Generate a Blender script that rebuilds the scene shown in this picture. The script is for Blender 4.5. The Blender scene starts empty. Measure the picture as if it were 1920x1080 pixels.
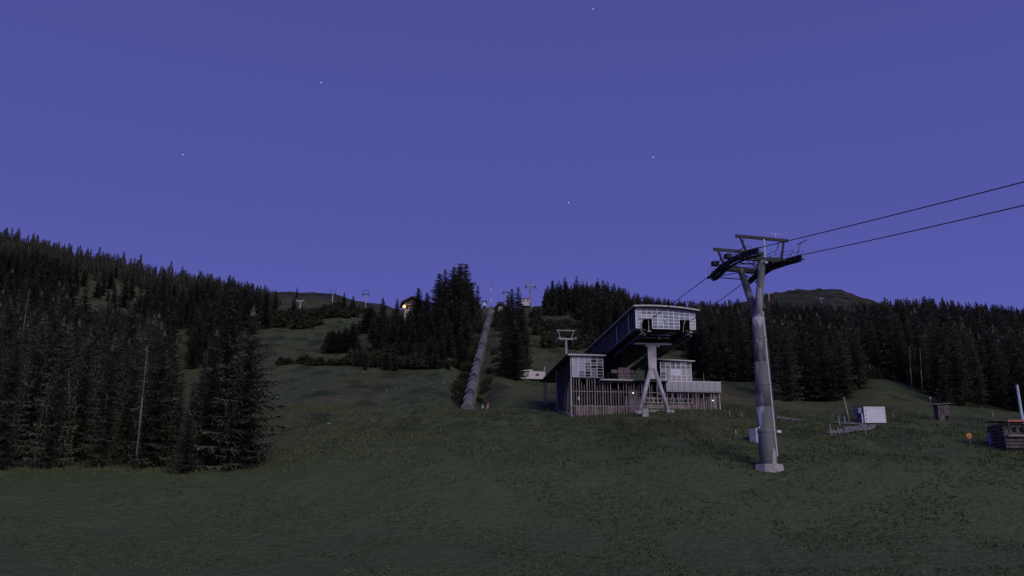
import bpy, bmesh, math, random
import numpy as np
from mathutils import Vector, Matrix

# ------------------------------------------------------------------ scene, camera, sky, sun
S = bpy.context.scene
C = S.collection
R = math.radians
PITCH = R(15.0)
F = 1663.0                                   # focal length in photograph pixels (1920 wide)

cam = bpy.data.objects.new('camera', bpy.data.cameras.new('camera'))
C.objects.link(cam)
cam.data.sensor_width = 36.0
cam.data.lens = 36.0 * F / 1920.0
cam.location = (0, 0, 0)
cam.rotation_euler = (R(90) + PITCH, 0, 0)
cam.data.clip_start = 0.2
cam.data.clip_end = 12000
S.camera = cam

W = bpy.data.worlds.new('World'); S.world = W; W.use_nodes = True
nt = W.node_tree; nt.nodes.clear()
wo = nt.nodes.new('ShaderNodeOutputWorld'); bg = nt.nodes.new('ShaderNodeBackground')
tc = nt.nodes.new('ShaderNodeTexCoord'); sx = nt.nodes.new('ShaderNodeSeparateXYZ')
cr = nt.nodes.new('ShaderNodeValToRGB')
sky = nt.nodes.new('ShaderNodeTexSky'); sky.sky_type = 'NISHITA'; sky.sun_disc = False
sky.sun_elevation = R(2); sky.sun_rotation = R(150)
nt.links.new(tc.outputs['Generated'], sx.inputs[0]); nt.links.new(sx.outputs['Z'], cr.inputs['Fac'])
e = cr.color_ramp.elements
e[0].position = 0.0; e[0].color = (.097, .110, .425, 1)
e[1].position = 1.0; e[1].color = (.050, .057, .230, 1)
for p_, c_ in ((.20, (.094, .104, .412, 1)), (.32, (.081, .087, .356, 1)), (.55, (.067, .073, .300, 1))):
    q = e.new(p_); q.color = c_
mx = nt.nodes.new('ShaderNodeMix'); mx.data_type = 'RGBA'; mx.blend_type = 'ADD'; mx.inputs[0].default_value = .004
nt.links.new(cr.outputs['Color'], mx.inputs[6]); nt.links.new(sky.outputs['Color'], mx.inputs[7])
nt.links.new(mx.outputs[2], bg.inputs['Color']); nt.links.new(bg.outputs[0], wo.inputs[0])
bg.inputs['Strength'].default_value = 1.0

sun = bpy.data.objects.new('twilight_sun', bpy.data.lights.new('twilight_sun', 'SUN'))
C.objects.link(sun)
sun.data.energy = 1.45
sun.data.angle = R(38)
sun.data.color = (1.0, .93, .80)
sun.rotation_euler = Vector((-.42, .80, -.42)).to_track_quat('-Z', 'Y').to_euler()

S.view_settings.view_transform = 'Standard'
S.view_settings.look = 'None'
S.view_settings.exposure = 0
S.view_settings.gamma = 1
S.view_settings.use_curve_mapping = False

# ------------------------------------------------------------------ helpers
def ray(px, py):
    x = (px - 960) / F; v = (540 - py) / F
    return Vector((x, math.cos(PITCH) - v * math.sin(PITCH), math.sin(PITCH) + v * math.cos(PITCH)))
def at(px, py, Y):
    r = ray(px, py); return r * (Y / r.y)
def elev(py):
    r = ray(960, py); return r.z / r.y
def ucol(px):
    r = ray(px, 700); return r.x / r.y
def px_of(p):
    c, s = math.cos(PITCH), math.sin(PITCH)
    d = p[1] * c + p[2] * s; h = -p[1] * s + p[2] * c
    return 960 + F * p[0] / d, 540 - F * h / d

def mat(name, col, rough=.8, metal=0., var=.25, scale=3., bump=.0, col2=None, spec=.3, coord='Object', stretch=None, lo=.35, hi=.65):
    m = bpy.data.materials.new(name); m.use_nodes = True
    n = m.node_tree; b = n.nodes['Principled BSDF']
    b.inputs['Roughness'].default_value = rough; b.inputs['Metallic'].default_value = metal
    b.inputs['Specular IOR Level'].default_value = spec
    t = n.nodes.new('ShaderNodeTexCoord'); nz = n.nodes.new('ShaderNodeTexNoise')
    nz.inputs['Scale'].default_value = scale; nz.inputs['Detail'].default_value = 5
    src = t.outputs[coord]
    if stretch:
        mp = n.nodes.new('ShaderNodeMapping'); mp.inputs['Scale'].default_value = stretch
        n.links.new(src, mp.inputs[0]); src = mp.outputs[0]
    n.links.new(src, nz.inputs['Vector'])
    r = n.nodes.new('ShaderNodeValToRGB')
    c2 = col2 or tuple(c * (1 + var) for c in col)
    r.color_ramp.elements[0].position = lo; r.color_ramp.elements[1].position = hi
    r.color_ramp.elements[0].color = tuple(c * (1 - var) for c in col) + (1,)
    r.color_ramp.elements[1].color = tuple(c2) + (1,)
    n.links.new(nz.outputs['Fac'], r.inputs[0]); n.links.new(r.outputs[0], b.inputs['Base Color'])
    if bump:
        bp = n.nodes.new('ShaderNodeBump'); bp.inputs['Strength'].default_value = bump
        n.links.new(nz.outputs['Fac'], bp.inputs['Height']); n.links.new(bp.outputs[0], b.inputs['Normal'])
    return m
def emit(name, col, s):
    m = bpy.data.materials.new(name); m.use_nodes = True
    b = m.node_tree.nodes['Principled BSDF']
    b.inputs['Base Color'].default_value = (*col, 1)
    b.inputs['Emission Color'].default_value = (*col, 1); b.inputs['Emission Strength'].default_value = s
    return m

M = {}
M['steel'] = mat('galvanised_steel', (.20, .20, .215), .55, .35, .22, 1.6, .05)
M['pole'] = mat('weathered_tube', (.19, .19, .205), .65, .05, .25, .8, .05, col2=(.42, .42, .46), stretch=(1, 1, .35), lo=.52, hi=.60)
M['darksteel'] = mat('dark_steel', (.030, .031, .036), .6, .3, .3, 3)
M['white'] = mat('white_metal', (.62, .62, .68), .45, 0, .08, 2)
M['pier'] = mat('pier_paint', (.42, .385, .45), .55, .1, .15, 1.2, .03)
M['conc'] = mat('concrete_stained', (.15, .115, .112), .9, 0, .4, .9, .1, col2=(.36, .285, .275), stretch=(1, 1, .35))
M['conc2'] = mat('concrete_pale', (.34, .32, .34), .9, 0, .2, 2, .1)
M['screen'] = mat('slat_metal', (.33, .285, .315), .6, .1, .35, 1.0)
M['roof'] = mat('roof_sheet', (.16, .16, .17), .7, .1, .2, 1)
M['rim'] = mat('roof_rim', (.40, .38, .40), .5, .1, .15, 1.5)
M['dark'] = mat('dark_interior', (.010, .010, .011), .9, 0, .4, 1)  # near-black tone paints in the shade of interiors and gaps
M['frost'] = mat('pale_pane', (.38, .40, .53), .5, 0, .25, .5, spec=.3)  # reflected sky brightness is put into this pale diffuse colour
M['darkpane'] = mat('dark_pane', (.14, .15, .20), .5, 0, .4, .7, spec=.3)
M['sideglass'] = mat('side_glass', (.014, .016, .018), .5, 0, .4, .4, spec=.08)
M['mull'] = mat('mullion_white', (.66, .66, .76), .4, .1, .1, 1)
M['wood'] = mat('weathered_wood', (.085, .072, .072), .9, 0, .35, 3, .2, stretch=(1, 1, .3), col2=(.15, .13, .135))
M['palewood'] = mat('pale_wood', (.26, .235, .225), .9, 0, .25, 3, .1)
M['orangewood'] = mat('orange_wood', (.34, .19, .14), .9, 0, .25, 3)
M['cont'] = mat('container_paint', (.60, .60, .72), .5, 0, .06, .7)
M['contd'] = mat('container_blue', (.17, .195, .31), .5, 0, .1, 1)
M['bark'] = mat('bark', (.060, .052, .050), .95, 0, .35, 4, .3, stretch=(1, 1, .3))
M['dead'] = mat('dead_wood', (.13, .118, .112), .95, 0, .3, 3, .2, stretch=(1, 1, .2))
M['gravel'] = mat('gravel', (.19, .175, .18), .95, 0, .25, 2.5, .3, col2=(.29, .27, .28))
M['pipe'] = mat('penstock_paint', (.125, .122, .145), .85, 0, .2, .5, .03)
M['collar'] = mat('collar_metal', (.20, .192, .215), .9, 0, .2, 1)
M['rope'] = mat('wire_rope', (.025, .025, .03), .6, .4, .1, 1)
M['red'] = mat('red_paint', (.42, .10, .11), .6, 0, .1, 1)
M['orange'] = mat('orange_paint', (.70, .33, .06), .6, 0, .12, 4)
M['teal'] = mat('teal_paint', (.22, .34, .38), .6, 0, .15, 4)
M['rock'] = mat('rock', (.12, .115, .11), .95, 0, .3, 1.5, .4)
M['cabin'] = mat('render_wall', (.55, .50, .54), .8, 0, .1, 1)
M['tile'] = mat('roof_tile', (.05, .042, .045), .85, 0, .3, 2)

def foliage(name, a, b):
    m = bpy.data.materials.new(name); m.use_nodes = True
    n = m.node_tree; p = n.nodes['Principled BSDF']
    p.inputs['Roughness'].default_value = .85; p.inputs['Specular IOR Level'].default_value = .15
    g = n.nodes.new('ShaderNodeNewGeometry'); nz = n.nodes.new('ShaderNodeTexNoise'); nz.inputs['Scale'].default_value = .9
    nz.inputs['Detail'].default_value = 3
    n2 = n.nodes.new('ShaderNodeTexNoise'); n2.inputs['Scale'].default_value = .06
    n.links.new(g.outputs['Position'], nz.inputs['Vector']); n.links.new(g.outputs['Position'], n2.inputs['Vector'])
    oi = n.nodes.new('ShaderNodeObjectInfo')
    ad = n.nodes.new('ShaderNodeMath'); ad.operation = 'MULTIPLY_ADD'; ad.inputs[1].default_value = .3
    n.links.new(oi.outputs['Random'], ad.inputs[0]); n.links.new(nz.outputs['Fac'], ad.inputs[2])
    a2 = n.nodes.new('ShaderNodeMath'); a2.operation = 'ADD'
    n.links.new(ad.outputs[0], a2.inputs[0]); n.links.new(n2.outputs['Fac'], a2.inputs[1])
    r = n.nodes.new('ShaderNodeMapRange'); r.inputs[1].default_value = .8; r.inputs[2].default_value = 1.55
    n.links.new(a2.outputs[0], r.inputs[0])
    x = n.nodes.new('ShaderNodeMix'); x.data_type = 'RGBA'
    x.inputs[6].default_value = (*a, 1); x.inputs[7].default_value = (*b, 1)
    n.links.new(r.outputs[0], x.inputs[0]); n.links.new(x.outputs[2], p.inputs['Base Color'])
    tl = n.nodes.new('ShaderNodeBsdfTranslucent'); ms = n.nodes.new('ShaderNodeMixShader'); ms.inputs[0].default_value = .15
    n.links.new(x.outputs[2], tl.inputs[0]); n.links.new(p.outputs[0], ms.inputs[1]); n.links.new(tl.outputs[0], ms.inputs[2])
    n.links.new(ms.outputs[0], n.nodes['Material Output'].inputs['Surface'])
    return m
M['needle'] = foliage('needles', (.050, .056, .036), (.160, .162, .118))
M['needle_far'] = foliage('needles_far', (.034, .036, .026), (.098, .096, .074))
M['shrub'] = foliage('shrub_leaf', (.024, .026, .015), (.058, .058, .038))
M['blade'] = foliage('grass_blade', (.058, .078, .036), (.125, .142, .070))

class MB:
    """collects shapes, then links them as ONE mesh object"""
    def __init__(s): s.v = []; s.f = []
    def add(s, vs, fs):
        k = len(s.v); s.v += [tuple(v) for v in vs]; s.f += [tuple(k + i for i in f) for f in fs]; return s
    def box(s, x0, x1, y0, y1, z0, z1):
        return s.add([(x, y, z) for z in (z0, z1) for y in (y0, y1) for x in (x0, x1)],
                     [(0, 2, 3, 1), (4, 5, 7, 6), (0, 1, 5, 4), (2, 6, 7, 3), (0, 4, 6, 2), (1, 3, 7, 5)])
    def tube(s, p0, p1, r0, r1=None, n=10, caps=True):
        r1 = r0 if r1 is None else r1
        p0 = Vector(p0); p1 = Vector(p1); d = (p1 - p0).normalized()
        u = d.cross(Vector((0, 0, 1)) if abs(d.z) < .9 else Vector((1, 0, 0))).normalized(); w = d.cross(u)
        a = []
        for p, r in ((p0, r0), (p1, r1)):
            for i in range(n):
                t = 2 * math.pi * i / n; a.append(p + u * (r * math.cos(t)) + w * (r * math.sin(t)))
        fs = [(i, (i + 1) % n, n + (i + 1) % n, n + i) for i in range(n)]
        if caps: fs += [tuple(range(n))[::-1], tuple(range(n, 2 * n))]
        return s.add(a, fs)
    def bar(s, p0, p1, w, h):
        """rectangular bar, w across (horizontal), h tall"""
        p0 = Vector(p0); p1 = Vector(p1); d = (p1 - p0).normalized()
        up = Vector((0, 0, 1)) if abs(d.z) < .95 else Vector((0, 1, 0))
        u = d.cross(up).normalized() * (w / 2); q = u.cross(d).normalized() * (h / 2)
        vs = [p0 - u - q, p0 + u - q, p0 + u + q, p0 - u + q, p1 - u - q, p1 + u - q, p1 + u + q, p1 - u + q]
        return s.add(vs, [(0, 1, 2, 3), (7, 6, 5, 4), (0, 4, 5, 1), (1, 5, 6, 2), (2, 6, 7, 3), (3, 7, 4, 0)])
    def ball(s, c, r, n=8, sz=1.):
        c = Vector(c); vs = []; m = n // 2
        for j in range(1, m):
            for i in range(n):
                a = math.pi * j / m; t = 2 * math.pi * i / n
                vs.append(c + Vector((r * math.sin(a) * math.cos(t), r * math.sin(a) * math.sin(t), r * sz * math.cos(a))))
        vs += [c + Vector((0, 0, r * sz)), c - Vector((0, 0, r * sz))]
        T, B = len(vs) - 2, len(vs) - 1
        fs = [(j * n + i, (j + 1) * n + i, (j + 1) * n + (i + 1) % n, j * n + (i + 1) % n) for j in range(m - 2) for i in range(n)]
        fs += [(T, i, (i + 1) % n) for i in range(n)] + [(B, (m - 2) * n + (i + 1) % n, (m - 2) * n + i) for i in range(n)]
        return s.add(vs, fs)
    def mesh(s, name, m):
        me = bpy.data.meshes.new(name); me.from_pydata(s.v, [], s.f)
        bm = bmesh.new(); bm.from_mesh(me); bmesh.ops.recalc_face_normals(bm, faces=bm.faces); bm.to_mesh(me); bm.free()
        me.materials.append(m); return me
    def build(s, name, m, parent=None, smooth=False):
        me = s.mesh(name, m)
        if smooth:
            for p in me.polygons: p.use_smooth = len(p.vertices) < 5
        o = bpy.data.objects.new(name, me); C.objects.link(o)
        if parent: o.parent = parent
        return o
def tag(o, label=None, cat=None, group=None, kind=None):
    if label: o['label'] = label
    if cat: o['category'] = cat
    if group: o['group'] = group
    if kind: o['kind'] = kind
    return o
def thing(name, loc, rz, label, cat, group=None):
    o = bpy.data.objects.new(name, None); C.objects.link(o); o.empty_display_size = .3
    o.location = loc; o.rotation_euler = (0, 0, rz)
    return tag(o, label, cat, group)
def fast_mesh(name, V, Fc, m):
    """V (n,3) array, Fc (k,3) triangles"""
    me = bpy.data.meshes.new(name)
    V = np.asarray(V, dtype=np.float32); Fc = np.asarray(Fc, dtype=np.int32)
    me.vertices.add(len(V)); me.vertices.foreach_set('co', V.ravel())
    k = Fc.shape[1]
    me.loops.add(Fc.size); me.loops.foreach_set('vertex_index', Fc.ravel())
    me.polygons.add(len(Fc)); me.polygons.foreach_set('loop_start', np.arange(0, Fc.size, k, dtype=np.int32))
    me.polygons.foreach_set('loop_total', np.full(len(Fc), k, dtype=np.int32))
    me.update(calc_edges=True); me.materials.append(m); return me
def link(name, me, parent=None, loc=None):
    o = bpy.data.objects.new(name, me); C.objects.link(o)
    if parent: o.parent = parent
    if loc is not None: o.location = loc
    return o

# ------------------------------------------------------------------ terrain
YS = [60, 80, 100, 115, 130, 150, 180, 220, 280, 350, 450, 600, 800, 1000, 1400]
COLS = {
 -700: [1110, 985, 880, 840, 800, 765, 725, 680, 630, 570, 500, 420, 400, 430, 500],
 -200: [1110, 985, 885, 850, 818, 785, 740, 695, 640, 583, 510, 440, 425, 455, 510],
 0:    [1110, 985, 887, 850, 820, 790, 745, 700, 645, 590, 522, 469, 461, 480, 530],
 180:  [1110, 990, 890, 850, 820, 795, 760, 720, 665, 610, 552, 508, 505, 512, 550],
 350:  [1110, 1000, 893, 850, 825, 800, 770, 728, 680, 635, 586, 543, 539, 545, 570],
 500:  [1110, 1000, 888, 835, 795, 775, 735, 690, 655, 625, 592, 562, 549, 562, 580],
 600:  [1110, 1000, 880, 822, 782, 765, 728, 688, 668, 630, 595, 568, 551, 560, 580],
 700:  [1110, 1000, 874, 819, 779, 766, 730, 690, 662, 628, 600, 584, 577, 580, 590],
 800:  [1110, 1000, 873, 817, 776, 765, 728, 686, 650, 612, 590, 584, 590, 595, 600],
 860:  [1110, 1000, 870, 817, 774, 765, 725, 685, 643, 604, 582, 584, 588, 595, 600],
 920:  [1110, 1000, 868, 815, 772, 764, 722, 684, 638, 600, 574, 588, 590, 595, 600],
 1000: [1110, 1000, 868, 816, 777, 770, 742, 706, 660, 622, 584, 578, 582, 590, 600],
 1072: [1110, 1000, 868, 817, 788, 773, 742, 704, 660, 618, 576, 560, 570, 580, 600],
 1200: [1110, 1000, 866, 816, 774, 769, 748, 712, 668, 625, 582, 566, 575, 580, 600],
 1350: [1110, 1000, 864, 816, 776, 764, 740, 716, 680, 642, 604, 588, 590, 590, 600],
 1450: [1110, 1000, 864, 816, 788, 771, 748, 720, 688, 650, 612, 588, 573, 552, 570],
 1490: [1110, 1000, 864, 818, 792, 774, 750, 721, 689, 651, 613, 590, 572, 546, 567],
 1530: [1110, 1000, 864, 818, 796, 776, 753, 722, 690, 652, 614, 590, 572, 549, 565],
 1555: [1110, 1000, 864, 819, 797, 776, 752, 720, 687, 651, 615, 591, 571, 544, 565],
 1585: [1110, 1000, 865, 820, 798, 776, 750, 716, 682, 650, 616, 592, 570, 542, 562],
 1612: [1110, 1000, 865, 821, 799, 776, 746, 712, 678, 649, 616, 592, 575, 551, 566],
 1640: [1110, 1000, 866, 822, 800, 776, 742, 708, 674, 648, 616, 592, 580, 563, 572],
 1750: [1115, 1003, 870, 826, 806, 785, 762, 735, 695, 655, 618, 592, 594, 598, 600],
 1900: [1120, 1006, 874, 830, 812, 796, 778, 755, 710, 665, 625, 600, 600, 600, 610],
 2200: [1120, 1010, 880, 835, 815, 800, 780, 755, 710, 665, 622, 605, 600, 600, 610],
 2700: [1120, 1010, 880, 835, 815, 800, 780, 755, 710, 665, 622, 605, 600, 600, 610]}
cpx = sorted(COLS); cu = np.array([ucol(p) for p in cpx])
ce = np.array([[elev(y) for y in COLS[p]] for p in cpx]); ce[:, 0] = -4.0 / 60
lY = np.log(np.array(YS, float))
gu = np.linspace(cu[0], cu[-1], 560); gl = np.linspace(lY[0], lY[-1], 240)
tmp = np.array([np.interp(gl, lY, row) for row in ce])
GE = np.array([np.interp(gu, cu, tmp[:, j]) for j in range(len(gl))]).T
def blur(A, ax, r):
    out = np.zeros_like(A); n = A.shape[ax]
    for k in range(-r, r + 1):
        idx = np.clip(np.arange(n) + k, 0, n - 1); out += np.take(A, idx, ax)
    return out / (2 * r + 1)
GE = blur(blur(GE, 0, 3), 1, 2); GE = blur(GE, 0, 2)

def hash2(ix, iy, s):
    h = np.sin(ix * 127.1 + iy * 311.7 + s * 74.7) * 43758.5453
    return h - np.floor(h)
def vnoise(x, y, s=0):
    ix = np.floor(x); iy = np.floor(y); fx = x - ix; fy = y - iy
    fx = fx * fx * (3 - 2 * fx); fy = fy * fy * (3 - 2 * fy)
    a = hash2(ix, iy, s); b = hash2(ix + 1, iy, s); c = hash2(ix, iy + 1, s); d = hash2(ix + 1, iy + 1, s)
    return (a + (b - a) * fx) * (1 - fy) + (c + (d - c) * fx) * fy - .5
def H(x, y, detail=True):
    x = np.asarray(x, float); y = np.asarray(y, float)
    yy = np.clip(y, 60, 1400)
    u = np.clip(x / yy, gu[0], gu[-1]); l = np.log(yy)
    fu = (u - gu[0]) / (gu[1] - gu[0]); fl = (l - gl[0]) / (gl[1] - gl[0])
    i = np.clip(fu.astype(int), 0, len(gu) - 2); j = np.clip(fl.astype(int), 0, len(gl) - 2)
    a = fu - i; b = fl - j
    E = (GE[i, j] * (1 - a) + GE[i + 1, j] * a) * (1 - b) + (GE[i, j + 1] * (1 - a) + GE[i + 1, j + 1] * a) * b
    z = E * yy
    if detail:
        k = np.clip((y - 40) / 40, .25, 1)
        n = vnoise(x / 9, y / 9, 1) * .55 + vnoise(x / 3.1, y / 3.1, 2) * .26 + vnoise(x / 1.1, y / 1.1, 3) * .12
        far = np.clip((y - 165) / 150, 0, 1)
        n = n * k + far * (vnoise(x / 26, y / 26, 4) * 3.0 + vnoise(x / 11, y / 11, 5) * 1.3)
        up = x / np.maximum(y, 60)
        corr = np.clip(np.abs(up + .045) / .02 - .6, 0, 1)          # calm strip under the penstock
        n = n * np.where(y < 440, .12 + .88 * corr, 1) - (1 - corr) * np.clip((y - 140) / 10, 0, 1) * np.where(y < 440, 1.3 + y * .003, 0)
        n = n + np.clip((y - 650) / 150, 0, 1) * (vnoise(x / 45, y / 45, 6) * 4 + vnoise(x / 17, y / 17, 7) * 4 + vnoise(x / 7, y / 7, 8) * 2.2)
        z = z + n
    return z
def G(x, y): return float(H(np.array([x]), np.array([y]))[0])
def gp(px, Y):
    """ground point in the direction of photo column px at depth Y"""
    z = elev(700) * Y
    for _ in range(4):
        # column direction depends weakly on height
        lo = at(px, 700, Y); x = lo.x; z = G(x, Y)
        py = px_of((x, Y, z))[1]; x = at(px, py, Y).x
    return Vector((x, Y, G(x, Y)))
def hit(px, py, y0=62, y1=1300):
    r = ray(px, py); Yv = np.exp(np.linspace(math.log(y0), math.log(y1), 900))
    X = r.x / r.y * Yv; Z = r.z / r.y * Yv; g = H(X, Yv)
    k = np.nonzero(g >= Z)[0]
    if len(k) == 0: return gp(px, 600)
    Y = Yv[k[0]]; return Vector((X[k[0]], Y, float(g[k[0]])))

def ground_material():
    m = bpy.data.materials.new('meadow_ground'); m.use_nodes = True
    n = m.node_tree; p = n.nodes['Principled BSDF']
    p.inputs['Roughness'].default_value = .95; p.inputs['Specular IOR Level'].default_value = .1
    g = n.nodes.new('ShaderNodeNewGeometry')
    def noise(sc, det=5, st=None):
        z = n.nodes.new('ShaderNodeTexNoise'); z.inputs['Scale'].default_value = sc; z.inputs['Detail'].default_value = det
        src = g.outputs['Position']
        if st:
            mp = n.nodes.new('ShaderNodeMapping'); mp.inputs['Scale'].default_value = st
            n.links.new(src, mp.inputs[0]); src = mp.outputs[0]
        n.links.new(src, z.inputs['Vector']); return z.outputs['Fac']
    def ramp(f, lo, hi, a, b):
        r = n.nodes.new('ShaderNodeValToRGB'); r.color_ramp.elements[0].position = lo; r.color_ramp.elements[1].position = hi
        r.color_ramp.elements[0].color = (*a, 1); r.color_ramp.elements[1].color = (*b, 1); n.links.new(f, r.inputs[0]); return r.outputs[0]
    def mix(fac, a, b, mode='MIX'):
        x = n.nodes.new('ShaderNodeMix'); x.data_type = 'RGBA'; x.blend_type = mode
        for i, q in ((0, fac), (6, a), (7, b)):
            if isinstance(q, (int, float)): x.inputs[i].default_value = q
            elif isinstance(q, tuple): x.inputs[i].default_value = (*q, 1)
            else: n.links.new(q, x.inputs[i])
        return x.outputs[2]
    fine = ramp(noise(.7, 8), .38, .62, (.050, .067, .031), (.098, .112, .054))
    brown = ramp(noise(.055, 4, (1, .5, .5)), .50, .62, (0, 0, 0), (1, 1, 1))
    bare = ramp(noise(.03, 7, (1, .6, .6)), .60, .68, (0, 0, 0), (1, 1, 1))
    sp = n.nodes.new('ShaderNodeSeparateXYZ'); n.links.new(g.outputs['Position'], sp.inputs[0])
    mr = n.nodes.new('ShaderNodeMapRange'); mr.inputs[1].default_value = 105; mr.inputs[2].default_value = 165
    mr.inputs[3].default_value = .12; mr.inputs[4].default_value = .45; n.links.new(sp.outputs['Y'], mr.inputs[0])
    def mul(f):
        q = n.nodes.new('ShaderNodeMath'); q.operation = 'MULTIPLY'; n.links.new(f, q.inputs[0]); n.links.new(mr.outputs[0], q.inputs[1]); return q.outputs[0]
    brown = mul(brown); bare = mul(bare)
    c = mix(brown, fine, (.094, .080, .038)); c = mix(bare, c, (.150, .112, .066))
    fr_ = n.nodes.new('ShaderNodeMapRange'); fr_.inputs[1].default_value = 560; fr_.inputs[2].default_value = 760; n.links.new(sp.outputs['Y'], fr_.inputs[0])
    c = mix(fr_.outputs[0], c, ramp(noise(.05, 8), .4, .6, (.032, .032, .023), (.068, .064, .046)))
    nr_ = n.nodes.new('ShaderNodeMapRange'); nr_.inputs[1].default_value = 95; nr_.inputs[2].default_value = 122; n.links.new(sp.outputs['Y'], nr_.inputs[0])
    c = mix(nr_.outputs[0], ramp(noise(.9, 8), .3, .7, (.070, .092, .046), (.094, .118, .060)), c)
    dk = ramp(noise(.16, 6, (1, .45, .45)), .36, .50, (.50, .54, .54), (1, 1, 1))
    c = mix(1.0, c, mix(nr_.outputs[0], (.95, .95, .95), dk), 'MULTIPLY')
    n.links.new(c, p.inputs['Base Color'])
    bp = n.nodes.new('ShaderNodeBump'); bp.inputs['Strength'].default_value = .7; bp.inputs['Distance'].default_value = .5
    n.links.new(noise(1.6, 8), bp.inputs['Height']); n.links.new(bp.outputs[0], p.inputs['Normal'])
    return m
M['ground'] = ground_material()
rows = list(np.arange(-60, 60, 8.0)) + list(np.arange(60, 170, .9))
y = 170.
while y < 1500: rows.append(y); y *= 1.011
rows = np.array(rows); NX = 420
tt = np.linspace(-1, 1, NX)
XX = np.array([(tt * (100 + .95 * max(r, 0))) for r in rows]); YY = np.repeat(rows[:, None], NX, 1)
ZZ = H(XX, YY)
nr = len(rows); idx = np.arange(nr * NX).reshape(nr, NX)
quads = np.stack([idx[:-1, :-1], idx[:-1, 1:], idx[1:, 1:], idx[1:, :-1]], -1).reshape(-1, 4)
gme = fast_mesh('ground', np.stack([XX, YY, ZZ], -1).reshape(-1, 3), quads, M['ground'])
for p in gme.polygons: p.use_smooth = True
tag(link('ground', gme), kind='structure')

def sheet(name, pts, m, lift=.06, n=26):
    """gravel patch draped on the ground: pts is an outline of (px, py) seen on the hillside"""
    P = [hit(*q) for q in pts]; me = bpy.data.meshes.new(name); bm = bmesh.new()
    f = bm.faces.new([bm.verts.new((p.x, p.y, 0)) for p in P])
    bmesh.ops.triangulate(bm, faces=[f]); bmesh.ops.subdivide_edges(bm, edges=bm.edges[:], cuts=5, use_grid_fill=True)
    for v in bm.verts: v.co.z = G(v.co.x, v.co.y) + lift
    bmesh.ops.recalc_face_normals(bm, faces=bm.faces); bm.to_mesh(me); bm.free(); me.materials.append(m)
    return tag(link(name, me), kind='structure')
sheet('path', [(1545, 814), (1585, 803), (1612, 798), (1600, 797), (1560, 795), (1562, 793.5), (1610, 795), (1640, 798), (1645, 801), (1632, 808), (1605, 810), (1575, 814)], M['gravel'], .14)
sheet('path', [(1455, 782), (1470, 783), (1495, 787), (1516, 790), (1500, 790.5), (1470, 787.5), (1453, 785.5)], M['gravel'], .14)

# ------------------------------------------------------------------ conifers
def crown_arrays(h, rad, whorls, boughs, segs, seed=0, base=.06, droop=.30, tw=.34):
    rs = np.random.RandomState(seed); V = []; n = 0
    zs = base + (1 - base) * (np.arange(whorls) / whorls) ** .93
    for k, t in enumerate(zs):
        z = t * h; s = (1 - (t - base) / (1 - base))
        prof = rad * (s ** .82) * (1 if s < .85 else 1 - (s - .85) * 1.6) + .012 * h
        nb = max(3, int(round(boughs * (.55 + .45 * s)))); off = rs.rand() * 6.28
        wj = .82 + .30 * rs.rand()
        for b in range(nb):
            if rs.rand() < .07: continue
            th = off + 2 * math.pi * (b + rs.rand() * .5) / nb
            L = prof * wj * (.72 + .45 * rs.rand())
            d = np.array([math.cos(th), math.sin(th)]); q = np.array([-d[1], d[0]])
            up = .25 * (1 - s) - droop * s * (.7 + .6 * rs.rand())
            zz = z + rs.randn() * .008 * h
            for i in range(segs):
                a = (i + .35) / segs; a2 = min(1.06, (i + 1.5) / segs)
                def P(a_, side=0., dz=0.):
                    rr = L * a_; hgt = zz + L * (up * a_ + .22 * a_ * a_ * s) + dz
                    return (d[0] * rr + q[0] * side, d[1] * rr + q[1] * side, hgt)
                wl = (tw * L * (1.10 - .75 * a) + .012 * h) * (.7 + .6 * rs.rand())
                dz = -wl * (.18 + .35 * rs.rand())
                if segs == 1:
                    V += [P(.05), P(1.0, wl * .55, dz * .6), P(.85, -wl * .55, dz * .6)]
                    V += [P(.1), P(.95, 0, 0), P(.6, 0, -.35 * L - .1)]
                else:
                    V += [P(a - .5 / segs), P(a2, wl, dz), P(min(1., a + .55 / segs))]
                    V += [P(a - .5 / segs), P(min(1., a + .55 / segs)), P(a2, -wl, dz)]
                    if i % 2 == 0 or segs < 4:
                        V += [P(a - .4 / segs, 0, 0), P(a + .9 / segs), P(a + .2 / segs, (rs.rand() - .5) * wl, -wl * .75)]
    # leader
    for k in range(3):
        th = k * 2.1; w = .018 * h
        V += [(0, 0, h * 1.0), (w * math.cos(th), w * math.sin(th), h * .93), (w * math.cos(th + 2), w * math.sin(th + 2), h * .92)]
    return np.array(V, dtype=np.float32)
def trunk_mb(h, r, n=7):
    mb = MB(); mb.tube((0, 0, -.6), (0, 0, h * .5), r, r * .55, n); mb.tube((0, 0, h * .5), (0, 0, h * .97), r * .55, r * .08, n)
    return mb
def tri(V): return np.arange(len(V)).reshape(-1, 3)
VAR = []
for k in range(9):
    h = 18.; rad = [2.9, 3.3, 2.6, 3.7, 2.4, 3.1, 2.2, 3.5, 2.8][k]
    V = crown_arrays(h, rad, [29, 33, 27, 31, 28, 34, 30, 30, 32][k], 8, 7, tw=.35, seed=100 + k, base=[.03, .05, .10, .03, .08, .04, .12, .03, .06][k], droop=[.28, .38, .2, .3, .42, .25, .34, .3, .36][k])
    VAR.append((fast_mesh('crown', V, tri(V), M['needle']), trunk_mb(h, .24).mesh('trunk', M['bark'])))
MID = [crown_arrays(1., r_, 24, 7, 2, 200 + k, droop=.3) for k, r_ in enumerate((.17, .2, .15, .19, .165))]
FAR = [crown_arrays(1., r_, 17, 6, 1, 300 + k) for k, r_ in enumerate((.21, .18, .24, .195))]
rnd = random.Random(5)
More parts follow.
